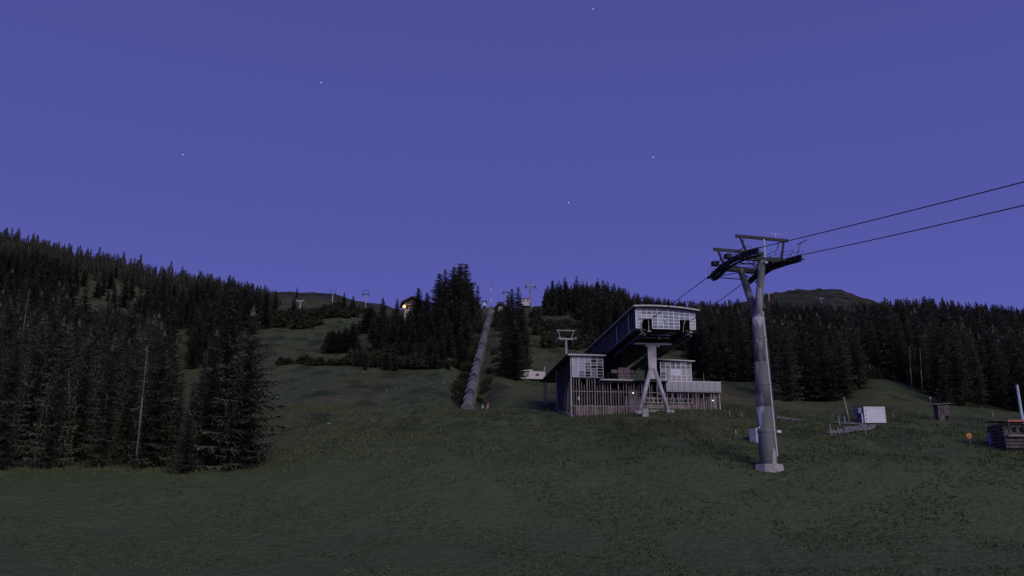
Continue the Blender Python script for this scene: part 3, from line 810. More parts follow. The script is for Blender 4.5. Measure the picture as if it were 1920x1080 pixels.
for i in range(nc):
    topz = arch((i + .5) / nc) - .06; ph = (topz - C0) / nrw
    for j in range(nrw):
        if hole(i, j): continue
        o = link('pane', q1 if (i in (0, 10) or rnd.random() < .08) else (q2 if rnd.random() < .18 else q3), st, (A0 + i * pw, B0, C0 + j * ph)); o.scale = (1, 1, ph - .03)
mm = MB()
for i in range(nc + 1):
    zt = arch(min(1, i / nc)) - .03; z0 = C0
    if i in (2, 9): z0 = C0 + 1.5
    mm.box(A0 + i * pw - .035, A0 + i * pw + .035, B0 - .05, B0 - .004, z0, zt)
for i in range(nc):
    topz = arch((i + .5) / nc) - .06; ph = (topz - C0) / nrw
    for j in range(nrw + 1):
        if hole(i, j) and j < 3: continue
        mm.box(A0 + i * pw, A0 + (i + 1) * pw, B0 - .048, B0 - .006, C0 + j * ph - .035, C0 + j * ph + .03)
mm.build('mullions', M['mull'], st)
MB().ball((12.35, B0 - .14, 13.35), .17, 10).build('floodlight', M['white'], st)
# sides
side = MB().box(-.02, .02, .03, .72, 0, 2.86)
s1 = side.mesh('side_pane', M['sideglass']); s2 = side.mesh('side_pane', mat('side_glass_blue', (.030, .034, .042), .4, 0, .3, .4, spec=.12))
for k in range(46):
    b_ = B0 + k * .78
    link('side_pane', s1 if rnd.random() < .5 else s2, st, (A0, b_, C0 + .02))
    if k % 2 == 0: link('side_pane', s1, st, (A1, b_, C0 + .02))
sm = MB()
for k in range(31): sm.box(A0 - .07, A0 - .022, B0 + k * 1.17 - .03, B0 + k * 1.17 + .03, C0, 14.95)
sm.box(A0 - .08, A0 - .022, B0, B1, C0 - .02, C0 + .1); sm.build('side_mullions', M['screen'], st)
for b_ in (-6.2, 1.5): MB().box(A0 - .16, A0 - .075, b_ - .09, b_ + .09, C0 - .1, 15.0).build('side_column', M['mull'], st)
# underside
MB().box(A0 + .05, 9.55, B0 + .3, B1, C0 - .28, C0 - .02).box(15.6, A1 - .05, B0 + .3, B1, C0 - .28, C0 - .02).box(10.3, 14.7, B0 + 2.5, B1, C0 - .10, C0 + .1).build('floor_slab', M['darksteel'], st)
for a_ in (9.2, 16.2):
    tb = MB().box(a_ - .22, a_ + .22, B0 - .2, 18, C0 - 1.15, C0 - .75).build('track_beam', M['darksteel'], st)
    wm_ = MB().tube((-.4, 0, 0), (-.28, 0, 0), .25, n=10).mesh('guide_wheel', M['steel'])
    for k in range(24): link('guide_wheel', wm_, tb, (a_, B0 + .2 + k * .95, C0 - .72))
    hm_ = MB().box(-.1, .1, -.06, .06, -.75, -.29).mesh('hanger', M['darksteel'])
    for k in range(24): link('hanger', hm_, tb, (a_, B0 + .56 + k * .95, C0))
gd_ = MB()
for a_ in (9.2, 15.6):                                     # bent guide arms at the two openings
    gd_.tube((a_ - .75, B0 - .1, C0 + 1.45), (a_ + .6, B0 - .1, C0 + 1.45), .08, n=6)
    gd_.tube((a_ - .1, B0 - .1, C0 + 1.45), (a_ - .45, B0 - .3, C0 + .6), .055, n=6).tube((a_ - .45, B0 - .3, C0 + .6), (a_ - .5, B0, C0 - .5), .055, n=6)
    gd_.tube((a_ + .7, B0, C0 + 1.3), (a_ + .7, B0, C0 - .4), .06, n=6).box(a_ + .45, a_ + 1., B0 - .1, B0 + .05, C0 - .5, C0 - .4)
gd_.build('guide_arms', M['rim'], st)
uf = MB()
uf.bar((10.2, -5.8, 11.55), (14.2, -5.8, 11.55), .18, .18).bar((10.2, -5.8, 11.55), (10.2, -5.8, 12.1), .08, .08).bar((14.2, -5.8, 11.55), (14.2, -5.8, 12.1), .08, .08)
uf.bar((10.8, -7.0, 11.75), (14.0, -7.0, 11.75), .12, .12)
uf.box(12.3, 12.6, -6.6, -6.2, 11.2, 12.0)
uf.build('service_platform', M['steel'], st)
MB().box(9.0, 15.0, -4.6, -4.2, 10.75, 10.98).build('pier_crossbeam', M['pier'], st)
MB().box(8.8, 15.9, -3.9, 2.0, 11.0, 11.29).build('longitudinal_frame', M['darksteel'], st)
# forked pier, b = -4.4
for a0 in (9.35, 14.2):
    p0 = Vector((a0, -4.4, .2)); p1 = Vector((11.55 if a0 < 11 else 12.1, -4.4, 7.0))
    lg = MB(); lg.tube(p0 - Vector((0, 0, .3)), p1, .36, .33, 16)
    for t in (.12, .42, .62): q = p0.lerp(p1, t); q2 = p0.lerp(p1, t + .012); lg.tube(q, q2, .41, n=16)
    lg.build('pier_leg', M['pier'], st, True)
    MB().box(a0 - .6, a0 + .6, -5.0, -3.8, gc(a0, -4.4) - 1, gc(a0, -4.4) + .35).build('pier_foundation', M['conc2'], st)
MB().add([(11.2, -4.55, 7.0), (12.45, -4.55, 7.0), (12.5, -4.55, 10.75), (11.15, -4.55, 10.75), (11.2, -4.25, 7.0), (12.45, -4.25, 7.0), (12.5, -4.25, 10.75), (11.15, -4.25, 10.75)],
         [(0, 1, 2, 3), (7, 6, 5, 4), (0, 1, 5, 4), (1, 2, 6, 5), (2, 3, 7, 6), (3, 0, 4, 7)]).build('pier_column', M['pier'], st)
MB().add([(11.35, -4.5, 6.99), (12.3, -4.5, 6.99), (12.95, -4.5, 5.3), (12.2, -4.5, 5.45), (11.4, -4.5, 5.45), (10.7, -4.5, 5.3),
          (11.35, -4.3, 6.99), (12.3, -4.3, 6.99), (12.95, -4.3, 5.3), (12.2, -4.3, 5.45), (11.4, -4.3, 5.45), (10.7, -4.3, 5.3)],
         [(0, 1, 2, 3, 4, 5), (11, 10, 9, 8, 7, 6), (0, 6, 7, 1), (1, 7, 8, 2), (2, 8, 9, 3), (3, 9, 10, 4), (4, 10, 11, 5), (5, 11, 6, 0)]).build('gusset_plate', M['pier'], st)
for a_ in (10.9, 12.8): MB().ball((a_, -4.6, 10.55), .24, 10).build('pier_bearing', M['pier'], st)
# block in front of the pier
p = hit(1210, 781)
MB().box(p.x - .42, p.x + .42, p.y - .4, p.y + .4, p.z - .3, p.z + 1.05).build('concrete_block', M['conc2'])
tag(bpy.data.objects['concrete_block'], 'pale concrete block on the grass in front of the forked pier', 'block')

# ------------------------------------------------------------------ big pylon
PO = Vector((at(1440, 860, 98).x, 98, 0)); PO.z = G(PO.x, 98) - .1
dzp = 7.04 - PO.z
py_ = thing('ropeway_pylon', PO, R(15.7), 'tall weathered grey tube pylon with forked head and wheel trains carrying the ropes', 'pylon')
def L(a, b, c): return Vector((a, b, c + dzp))
tb = MB(); ts = [(0, .93), (5.6, .86), (10.6, .74), (15.9, .62)]
for (c0, r0), (c1, r1) in zip(ts, ts[1:]): tb.tube(L(0, 0, c0 - (3 if c0 == 0 else 0)), L(0, 0, c1), r0, r1, 28)
tb.build('lower_tube', M['pole'], py_, True)
for c_, r_ in ((2.9, .96), (8.1, .85), (13.4, .74), (15.9, .68)): MB().tube(L(0, 0, c_ - .07), L(0, 0, c_ + .07), r_, n=28).build('flange', M['steel'], py_)
j0 = L(0, 0, 15.6)
for p1 in (L(.42, -1.2, 22.3), L(.35, 3.5, 22.3)): MB().tube(j0, p1, .52, .36, 20).build('branch_tube', M['pole'], py_, True)
MB().add([L(-.05, -.5, 15.9), L(.1, .9, 15.9), L(.15, 1.3, 17.6), L(-.02, -.7, 17.0), L(.25, -.5, 15.9), L(.4, .9, 15.9), L(.45, 1.3, 17.6), L(.28, -.7, 17.0)],
         [(0, 1, 2, 3), (7, 6, 5, 4), (0, 1, 5, 4), (1, 2, 6, 5), (2, 3, 7, 6), (3, 0, 4, 7)]).build('gusset_plate', M['pole'], py_)
for b_ in (-1.2, 3.5): MB().bar(L(-2.6, b_, 22.35), L(3.5, b_, 22.35), .45, .5).build('crossarm', M['darksteel'], py_)
for b_ in (-1.5, 3.7):
    g_ = MB(); g_.bar(L(-2.95, b_, 24.75), L(3.75, b_, 24.75), .22, .34)
    for a0, a1 in ((-2.4, -1.55), (3.2, 2.75)): g_.bar(L(a0, b_, 24.6), L(a1, b_, 22.5), .2, .2)
    for a0, a1 in ((-1.9, -2.2), (2.6, 2.2)): g_.bar(L(a0, b_, 24.6), L(a1, b_, 23.4), .07, .07)
    g_.build('service_gantry', M['darksteel'], py_)
def train(a, pts):
    P = [L(a, b, c) for b, c in pts]; m_ = MB()
    for p, q in zip(P, P[1:]): m_.bar(p - Vector((0, 0, .42)), q - Vector((0, 0, .42)), .16, .42)
    for p, q in zip(P, P[1:]): m_.bar(p + Vector((.25 if a < 0 else -.25, 0, -.75)), q + Vector((.25 if a < 0 else -.25, 0, -.75)), .45, .06)
    o = m_.build('sheave_train', M['darksteel'], py_)
    wm = MB().tube((-.11, 0, 0), (.11, 0, 0), .37, n=12).tube((-.16, 0, 0), (.15, 0, 0), .10, n=8).mesh('sheave', M['darksteel'])
    n = 18
    for k in range(n):
        t = (k + .5) / n * (len(P) - 1); i = min(int(t), len(P) - 2); q = P[i].lerp(P[i + 1], t - i)
        link('sheave', wm, o, q - Vector((0, 0, .28)))
    return P
TL = train(-2.3, [(5.9, 22.25), (3.4, 22.75), (.6, 22.85), (-2.4, 22.7), (-4.8, 22.35)])
TR = train(3.0, [(5.9, 22.2), (3.4, 22.60), (.6, 22.55), (-2.2, 22.3), (-4.9, 21.95)])
lt = MB()
for b_ in (-3.2, 5.2):
    lt.bar(L(-2.3, b_, 21.75), L(3., b_, 21.75), .1, .1)
lt.bar(L(-2.3, 5.2, 21.75), L(.4, 3.6, 22.1), .08, .08).bar(L(3, 5.2, 21.75), L(.4, 3.6, 22.1), .08, .08)
lt.bar(L(-2.3, -1, 22.6), L(3, 3.5, 22.5), .07, .07).bar(L(3, -1, 22.6), L(-2.3, 3.5, 22.5), .07, .07)
lt.bar(L(-1.9, -1, 22.6), L(-1.9, 5, 22.6), .5, .05).bar(L(2.6, -1, 22.6), L(2.6, 5, 22.6), .5, .05)
for b_ in np.arange(-1, 5, 1.2):
    lt.tube(L(-1.65, b_, 22.6), L(-1.65, b_, 23.6), .03, n=4).tube(L(2.35, b_, 22.6), L(2.35, b_, 23.6), .03, n=4)
lt.tube(L(-1.65, -1, 23.6), L(-1.65, 4.8, 23.6), .03, n=4).tube(L(2.35, -1, 23.6), L(2.35, 4.8, 23.6), .03, n=4)
lt.tube(L(3.3, -3.8, 23.5), L(3.9, -5, 23.8), .05, n=4).tube(L(3.2, -3.8, 22.2), L(3.5, -4.4, 23.7), .04, n=4)
for a_ in (-2.9, -1.75, 2.4, 3.55):                      # walkways beside the trains, sloping with them
    for (b0_, c0_), (b1_, c1_) in zip([(5.6, 21.6), (3.2, 22.1), (.6, 22.3), (-2.2, 22.0), (-4.6, 21.6)], [(3.2, 22.1), (.6, 22.3), (-2.2, 22.0), (-4.6, 21.6)]):
        lt.bar(L(a_, b0_, c0_), L(a_, b1_, c1_), .30, .06); lt.tube(L(a_, b0_, c0_ + 1.0), L(a_, b1_, c1_ + 1.0), .022, n=4); lt.tube(L(a_, b0_, c0_), L(a_, b0_, c0_ + 1.0), .022, n=4)
        lt.tube(L(a_, b0_, c0_ - .05), L(a_, b1_, c1_ + .9), .02, n=4)
for b_ in (-2.6, -.2, 1.2, 2.6): lt.bar(L(-2.3, b_, 22.0), L(3., b_, 22.0), .08, .08)
for b_ in (-2.6, -.2, 1.2, 2.6): lt.bar(L(-2.3, b_, 22.0), L(3., b_ + 1.3, 22.0), .05, .05)
lt.build('catwalk', M['darksteel'], py_)
MB().tube((0, 0, -.8), (0, 0, .55), 1.7, 1.55, 8).build('foundation', M['conc2'], py_)
for b_ in (1.5, 4.6): MB().box(-2.75, -2.0, b_ - .35, b_ + .35, 23.0 + dzp, 23.5 + dzp).build('junction_box', M['darksteel'], py_)
MB().tube(L(.55, -1.6, 22.4), L(.55, -1.6, 24.6), .09, n=8).build('white_conduit', M['white'], py_)
MB().box(.4, .75, -1.75, -1.62, 21.75 + dzp, 22.0 + dzp).build('floodlight', M['white'], py_)
an = MB().tube(L(2.2, -1.5, 24.9), L(2.2, -1.5, 25.4), .03, n=5).tube(L(1.7, -1.5, 25.4), L(2.8, -1.5, 25.45), .03, n=5).tube(L(2.2, -1.5, 25.4), L(2.3, -1.5, 25.75), .025, n=5)
for a_ in (1.75, 2.75): an.ball(L(a_, -1.5, 25.45), .08, 6)
an.build('wind_gauge', M['mull'], py_)
for a_, r_, m_ in ((.66, .07, 'white'), (.85, .022, 'steel')):
    ra = MB(); ra.tube(L(a_ + .12, -.62, .2), L(a_ - .22, -.45, 16.4), r_, n=6); ra.build('ladder_rail', M[m_], py_)
rg = MB()
for k in range(54):
    t = k / 54; x0 = .78 - .34 * t; rg.tube(L(x0, -.62 + .17 * t, .3 + 16 * t), L(x0 + .24, -.62 + .17 * t, .3 + 16 * t), .018, n=4)
rg.build('ladder_rungs', M['steel'], py_)
MB().box(.85, 1.3, -.95, -.6, 2.75 + dzp, 3.0 + dzp).build('ladder_gate', M['mull'], py_)
MB().tube(L(-.95, -.3, 3.2), L(-1.1, -.5, 3.2), .04, n=6).ball(L(-1.15, -.5, 3.25), .13, 8).build('bulb_lamp', M['mull'], py_)
# cabinet by the foot
c_ = hit(1418, 828); zc = c_.z
cb = thing('electrical_cabinet', (c_.x, c_.y, zc), R(-25), 'pale grey cabinet standing left of the big pylon foot', 'cabinet')
topc = at(1418, 804, c_.y).z - zc
MB().box(-.7, .1, -.5, .5, -.2, topc).build('body', M['contd'], cb); MB().box(.103, .7, -.55, .5, -.2, topc + .04).build('door', M['cont'], cb)

# ------------------------------------------------------------------ ropes
def rope(points, r, label, group=None, sag=.0):
    cu_ = MB()
    for p, q in zip(points, points[1:]):
        p = Vector(p); q = Vector(q); n = 10
        for k in range(n):
            def f(t):
                v = p.lerp(q, t); v.z -= sag * (q - p).length * 4 * t * (1 - t); return v
            cu_.tube(f(k / n), f((k + 1) / n), r, n=6, caps=False)
    return tag(cu_.build('haul_rope', M['rope']), label, 'rope', group)
Rm = Matrix.Rotation(R(15.7), 4, 'Z'); Sm = Matrix.Rotation(R(7), 4, 'Z')
def pw_(v): return PO + Rm @ v
def sw(a, b, c): return O + Sm @ Vector((a, b, c))
PL = thing_pts = None
e1 = at(1920, 341, 61.5); e2 = at(1920, 385, 60.0)
l0, l1 = pw_(TL[-1]), pw_(TL[0]); r0, r1 = pw_(TR[-1]), pw_(TR[0])
# mast positions further up the line
U1 = gp(1062, 250); U2 = gp(995, 452)
U1h = at(1062, 636, 250).z; U2h = at(995, 538, 452).z
rope([e1 + (e1 - l0) * 1.6, e1, l0] + [pw_(q) for q in TL[::-1]][1:] + [sw(9.3, -10, 12.75), sw(9.3, 20, 12.7)], .045, 'upper left haul rope running from the top right over the pylon into the station', sag=.002)
rope([e2 + (e2 - r0) * 1.6, e2, r0] + [pw_(q) for q in TR[::-1]][1:] + [sw(15.5, -10, 12.75), sw(15.5, 20, 12.7)], .045, 'lower right haul rope running from the right edge over the pylon into the station', sag=.002)

def small_pylon(px, Y, base, head, span, label, m, bracket=1, group=None, tw=.35):
    g = gp(px, Y); sc_m = 1.0; t = thing('lift_pylon', g, R(6), label, 'pylon', group)
    h = at(px, head, Y).z - g.z; mp_ = M['rim'] if m == M['darksteel'] else m
    MB().tube((0, 0, -1), (0, 0, h), tw * 1.15, tw, 12).build('tube', mp_, t, True)
    w = span / 2
    MB().box(-w * .95, w * .95, -.3, .3, h - .05, h + .45).build('crossarm', m, t)
    if bracket:
        gy = MB().box(-w, w, -.12, .12, h + 2.6, h + 2.85)
        for s in (-1, 1): gy.bar((s * w * .85, 0, h + 2.65), (s * w * .6, 0, h + .4), .18, .18)
        gy.build('service_gantry', m, t)
    for s in (-1, 1):
        sh = MB().box(s * w * .86 - .12, s * w * .86 + .12, -3, 3, h - .55, h - .1)
        for k in range(8): sh.tube((s * w * .86 - .15, -2.6 + k * .75, h + .05), (s * w * .86 + .15, -2.6 + k * .75, h + .05), .28, n=8)
        sh.build('sheave_train', m, t)
    return g, h
lp = mat('light_pylon_steel', (.27, .265, .29), .6, .2, .15, 1)
g1, h1 = small_pylon(1062, 250, 665, 637, 5.4, 'grey lift pylon standing behind the left roof of the station', lp)
g2, h2 = small_pylon(995, 452, 583, 537, 5.6, 'lift pylon on the ridge against the sky right of the spruce clump', lp, tw=.42)
small_pylon(623, 620, 572, 552, 5.2, 'left of two chairlift pylons on the grassy left ridge', M['darksteel'], 1, tw=.36)
small_pylon(685, 640, 568, 552, 5.2, 'right of two chairlift pylons on the grassy left ridge', M['darksteel'], 1, tw=.34)
small_pylon(562, 480, 587, 565, 4.0, 'small T-shaped lift pylon among bushes below the left ridge', M['rim'], 0, tw=.32)
small_pylon(1443, 760, 575, 551, 6, 'pinkish lift pylon on the bald ridge right of the big pylon', M['orangewood'], 0, tw=.6)
small_pylon(1541, 700, 570, 560, 5.5, 'tiny pale lift pylon in front of the bald summit', M['steel'], 0, tw=.35)
small_pylon(949, 560, 585, 549, 5, 'dark lift pylon top beside the spruce clump on the skyline', M['darksteel'], 0)
for s, lab in ((-1, 'left'), (1, 'right')):
    k = 2.35 * s; c7 = Vector((math.cos(R(6)) * k, math.sin(R(6)) * k, 0))
    rope([sw(12.4 + s * 3.1, 24, 12.7), g1 + c7 + Vector((0, 0, h1 + .3)), g2 + c7 + Vector((0, 0, h2 + .3))], .04, lab + ' thin haul rope climbing from the station to the ridge pylon', sag=.004)

# ------------------------------------------------------------------ penstock
pts = [(876, 765, 148), (882, 735, 168), (889, 706, 196), (896, 675, 228), (904, 644, 268), (911, 615, 318), (918, 590, 378), (921, 577, 425)]
P = [at(*q) for q in pts]
pk = thing('penstock', P[0], 0, 'thick grey pressure pipe with collars climbing straight up the slope', 'pipe')
Q = [p - P[0] for p in P]
for a_, b_ in zip(Q, Q[1:]): MB().tube(a_, b_, .78, n=20).build('pipe_section', M['pipe'], pk, True)
tot = [0]
for a_, b_ in zip(Q, Q[1:]): tot.append(tot[-1] + (b_ - a_).length)
def along(s):
    for i in range(len(Q) - 1):
        if s <= tot[i + 1]: t = (s - tot[i]) / (tot[i + 1] - tot[i]); return Q[i].lerp(Q[i + 1], t), (Q[i + 1] - Q[i]).normalized()
    return Q[-1], (Q[-1] - Q[-2]).normalized()
s = .4
while s < tot[-1]:
    c_, d_ = along(s); MB().tube(c_ - d_ * .16, c_ + d_ * .16, 1.0, n=20).build('collar', M['collar'], pk)
    gz = G(P[0].x + c_.x, P[0].y + c_.y) - P[0].z
    MB().box(c_.x + .5, c_.x + 1.1, c_.y - .3, c_.y + .3, min(gz, c_.z) - 1.0, c_.z - .45).build('saddle', M['wood'], pk)
    s += 10.2 if s > 1 else 9.6
b0 = P[0]
pl = MB().box(b0.x - 3.0, b0.x + 1.2, b0.y - .8, b0.y + 1.5, b0.z - 2.0, b0.z - .45).build('concrete_plinth', M['conc2'])
tag(pl, 'low concrete plinth under the lower end of the penstock', 'plinth')
# open channel piece at the penstock head
p = at(935, 587, 420)
MB().bar(p + Vector((1.3, 0, 3)), p + Vector((0, 0, -1)), 2.2, 1.2).bar(p + Vector((0, 0, -1)), p + Vector((-3, 0, 1)), 1., 1.).build('concrete_channel', M['conc2'])
tag(bpy.data.objects['concrete_channel'], 'pale bent concrete channel right of the penstock top', 'channel')

# ------------------------------------------------------------------ small things
def small(name, px, py, build_fn, label, cat, rz=0, group=None, Y=None):
    p = gp(px, Y) if Y else hit(px, py)
    t = thing(name, p, rz, label, cat, group); build_fn(t, p.y / F); return t
# white shed with lower wing
def f(t, k):
    w = 27 * k
    MB().box(0, 31 * k, 0, 3, -.5, 14 * k).build('high_wall', M['cabin'], t)
    MB().box(31 * k + .01, 54 * k, .2, 2.8, -.5, 10.5 * k).build('low_wall', M['cabin'], t)
    MB().box(-.15, 31 * k + .1, -.15, 3.15, 14 * k + .005, 14 * k + .15).build('roof', M['darksteel'], t)
    MB().box(52 * k, 54 * k, -.1, .19, 10.5 * k + .01, 19 * k).build('teal_post', M['teal'], t)
    MB().box(36 * k, 42 * k, .1, .19, 2 * k, 6 * k).build('dark_panel', M['wood'], t)
small('storage_shed', 969, 707, f, 'long low whitish shed at the foot of the spruce clump left of the station', 'shed')
# white container
def f(t, k):
    w, h = 40 * k, 31 * k; d = 2.6
    MB().box(-w * .02, w, -.0, d, .15, h).build('body', M['contd'], t)
    MB().box(.12, w - .12, -.05, -.004, .32, h - .18).build('front_panel', M['cont'], t)
    fr = MB(); fr.box(-.03, .115, -.09, -.003, .1, h + .03).box(w - .115, w + .03, -.09, -.003, .1, h + .03).box(.12, w - .12, -.09, -.003, h - .15, h + .03).box(.12, w - .12, -.09, -.003, .1, .30)
    fr.build('frame', M['white'], t)
    hg = MB()
    for c in (.5, 1.1, 1.7, 2.3): hg.box(.2, .3, -.09, -.055, c, c + .25)
    hg.build('hinges', M['orangewood'], t)
    MB().box(-.7, -.031 - w * .02, .3, 1.9, .75 * h / 1.2, .95 * h).build('side_box', M['contd'], t)
    MB().box(-.3, -.1, .2, .4, -.2, .6 * h).build('support_post', M['cont'], t)
small('white_container', 1622, 794, f, 'white box container with bright front panel on the meadow', 'container', R(3))
MBp = hit(1612, 786)
MB().box(MBp.x - .55, MBp.x + .3, MBp.y, MBp.y + .3, MBp.z + .15, MBp.z + .5).build('timber_crate', M['orangewood'])
tag(bpy.data.objects['timber_crate'], 'small pinkish crate left of the white container', 'crate')
# brown shed
def f(t, k):
    w, h = 22 * k, 31 * k
    n = 6
    for i in range(n): MB().box(i * w / n + .01, (i + 1) * w / n - .01, 0 + .01 * (i % 2), .06 + .01 * (i % 2), 0, h * .93).build('plank', M['wood'], t)
    MB().box(.03, w - .03, .09, 1.8, -.3, h * .95).build('body', M['wood'], t)
    MB().add([(-.6, -.3, h * .96), (w + .1, -.3, h * 1.02), (w + .1, 2.0, h * 1.02), (-.6, 2.0, h * .96), (-.6, -.3, h * .99), (w + .1, -.3, h * 1.06), (w + .1, 2.0, h * 1.06), (-.6, 2.0, h * .99)],
             [(0, 1, 2, 3), (4, 5, 6, 7), (0, 1, 5, 4), (1, 2, 6, 5), (2, 3, 7, 6), (3, 0, 4, 7)]).build('roof', M['palewood'], t)
    MB().box(w * .55, w * .85, -.03, -.005, .1, h * .3).build('opening', M['dark'], t)
small('wooden_shed', 1761, 789, f, 'narrow weathered wooden shed with slanting roof at the meadow edge', 'shed', R(-4))
# poles and posts
def postfn(pxh, r, lean=0., m='palewood'):
    def f(t, k): MB().tube((0, 0, -.3), (lean * k, 0, pxh * k), r, r * .85, 7).build('shaft', M[m], t)
    return f
def simple_post(px, py, hpx, r, label, lean=0, m='palewood', cat='post', group=None, name='wooden_post'):
    p = hit(px, py); k = p.y / F
    o = MB().tube((0, 0, -.3), (lean * k, 0, hpx * k), r, r * .85, 7).build(name, M[m]); o.location = p
    return tag(o, label, cat, group)
pole = hit(1593, 790); k = pole.y / F
t = thing('wooden_pole', pole, 0, 'tall pale leaning pole with side wire left of the white container', 'pole')
MB().tube((0, 0, -.3), (-7 * k, 0, 45 * k), .16, .13, 8).build('shaft', M['palewood'], t)
MB().tube((-6.9 * k, 0, 43 * k), (7 * k, 1, 42.5 * k), .025, n=4).build('arm', M['palewood'], t)
PP = [(1558, 816, 20, -1, 'thin grey stake at the left end of the stake row by the path', 'palewood', .06), (1561, 816, 20, -4, 'tallest pale stake of the row at the path bend', 'palewood', .09),
      (1568, 816, 11, -5, 'short leaning pale stake in the row at the path bend', 'palewood', .09), (1575, 815, 13, -3, 'right stake of the row at the path bend', 'palewood', .08),
      (1626, 816, 9, -3, 'pale stake at the lower edge of the gravel bend', 'palewood', .07), (1574, 796, 16, -1, 'thick grey stake above the gravel bend', 'steel', .14),
      (1588, 789, 9, -2, 'short pinkish stake left of the tall pole foot', 'palewood', .11), (1585, 793, 11, -1, 'short bluish stake left of the tall pole foot', 'teal', .09),
      (1597, 787, 7, 0, 'short orange stake right of the tall pole foot', 'orangewood', .09), (1558, 784, 8, 4, 'leaning pale stake in the grass left of the tall pole', 'palewood', .05),
      (1676, 784, 10, -2, 'pale stake in the meadow right of the white container', 'palewood', .08), (1863, 781, 9, -2, 'pale green stake at the meadow edge near the right', 'teal', .09),
      (1391, 780, 8, 0, 'orange marker stake left of the big pylon', 'orangewood', .10), (1368, 779, 8, 0, 'grey stake right of the station', 'steel', .10),
      (1380, 815, 8, 0, 'thin white stake left of the pylon cabinet', 'white', .05), (824, 691, 6, 0, 'orange-topped stake at the foot of the wooded knoll', 'orangewood', .09),
      (682, 699, 4, 0, 'right tiny orange stake in the upper meadow', 'orangewood', .09), (652, 699, 4, 0, 'left tiny pale stake in the upper meadow', 'palewood', .08),
      (905, 766, 6, 0, 'small white stake right of the penstock end', 'white', .15), (833, 717, 4, 0, 'small pale stake left of the penstock', 'palewood', .10),
      (1841, 768, 4, 0, 'low pale stump at the forest edge on the right', 'palewood', .12), (871, 768 - 75, 9, 0, 'dark stake with a white cap left of the penstock', 'darksteel', .12)]
for px, py, h_, ln, lab, m_, r_ in PP: simple_post(px, py, h_, r_, lab, ln, m_)
# triangular orange board and capped lamp
p = hit(914, 767); k = p.y / F
o = MB().add([(-4 * k, 0, -.2), (3 * k, 0, -.2), (1.5 * k, 0, 14 * k), (-4 * k, .2, -.2), (3 * k, .2, -.2), (1.5 * k, .2, 14 * k)], [(0, 1, 2), (5, 4, 3), (0, 1, 4, 3), (1, 2, 5, 4), (2, 0, 3, 5)]).build('marker_board', M['orangewood'])
o.location = p; tag(o, 'pinkish pointed marker board right of the penstock end', 'board')
p = hit(1745, 754, 150); o = MB().tube((0, 0, -.3), (0, 0, .7), .06, n=6).ball((0, 0, .8), .30, 10).build('globe_marker', M['white']); o.location = p
tag(o, 'small white globe in the grass left of the wooden shed', 'marker')
# white flat rock flecks on the meadow
for px, py, lab in ((742, 727, 'right pale stone in the upper meadow'), (725, 732, 'left pale stone in the upper meadow'), (617, 795, 'pale stone in the lower meadow by the left forest'), (1002, 770, 'small pale stone on the bank left of the station'), (700, 789, 'long pale stone on the near bank')):
    p = hit(px, py); o = MB().ball((0, 0, 0), .20, 8, .45).build('pale_stone', M['conc2']); o.location = p; o.scale = (1.5, 1, 1); tag(o, lab, 'stone')
# right edge: log hut, pale mast, orange disc
hz = at(1884, 792, 108); hp = Vector((hz.x, 108, G(hz.x, 108))); hz = hz.z
hut = thing('log_hut', (hp.x, hp.y, hz), 0, 'dark log hut with red roof edge cut by the right side of the picture', 'hut')
dz = hz - hp.z
for i in range(8):
    z0 = -.25 - i * .40
    MB().tube((-.1, .15, z0), (-.1 - .12 * (i % 2), 3.7, z0), .19, n=8).build('log', M['wood'], hut)
    if i > 3: MB().tube((-.3, 0, z0 + .1), (4.5, 0, z0 + .1), .19, n=8).build('log', M['wood'], hut)
MB().box(.1, 4.4, .35, 3.6, -dz - .5, -.1).build('body', M['wood'], hut)
MB().add([(-.45, -.5, .0), (4.6, -.5, .0), (4.6, 3.9, .35), (-.45, 3.9, .35), (-.45, -.5, .13), (4.6, -.5, .13), (4.6, 3.9, .48), (-.45, 3.9, .48)],
         [(0, 1, 2, 3), (4, 5, 6, 7), (0, 1, 5, 4), (1, 2, 6, 5), (2, 3, 7, 6), (3, 0, 4, 7)]).build('roof', M['tile'], hut)
MB().box(0, 4.65, -.68, -.505, .0, .24).build('roof_edge', M['red'], hut)
MB().box(.1, .25, -.45, -.3, -1.5, -.01).box(2.5, 2.65, -.45, -.3, -1.5, -.01).build('porch_post', M['wood'], hut)
MB().box(-.1, 4.6, -.6, -.2, -1.72, -1.55).build('window_sill', M['palewood'], hut)
for x0, x1 in ((.8, 1.45), (1.7, 2.35)):
    w_ = MB().box(x0, x1, .28, .34, -1.15, -.5).build('window', M['dark'], hut)
    MB().box(x0 - .06, x1 + .06, .24, .275, -.49, -.42).box(x0 - .06, x0 - .001, .24, .275, -1.2, -.42).box(x1 + .001, x1 + .06, .24, .275, -1.2, -.42).build('window_frame', M['palewood'], w_)
p = at(1918, 789, 116); z0 = G(p.x, p.y); zt = at(1915, 722, 116).z
o = MB().tube((0, 0, -.5), (-.10, 0, zt - z0), .20, .17, 12).build('pale_mast', mat('mast_pale', (.42, .50, .56), .5, 0, .1, 1)); o.location = (p.x, p.y, z0)
tag(o, 'thick pale bluish mast at the right edge behind the log hut', 'mast')
q_ = hit(1817, 834); p = at(1817, 817, q_.y); z0 = q_.z
t = thing('orange_marker', (p.x, p.y, z0), 0, 'orange round-topped marker disc on the grass left of the log hut', 'marker')
hh_ = p.z - z0
MB().tube((0, 0, -.3), (0, 0, hh_), .05, n=8).build('post', M['palewood'], t)
MB().tube((0, -.06, hh_), (0, .06, hh_), .34, n=24).build('disc', M['orange'], t)
MB().tube((0, -.09, hh_), (0, -.065, hh_), .16, n=20).build('centre_ring', M['orangewood'], t)
q_ = hit(1857, 836); p = at(1857, 818, q_.y); z0 = q_.z
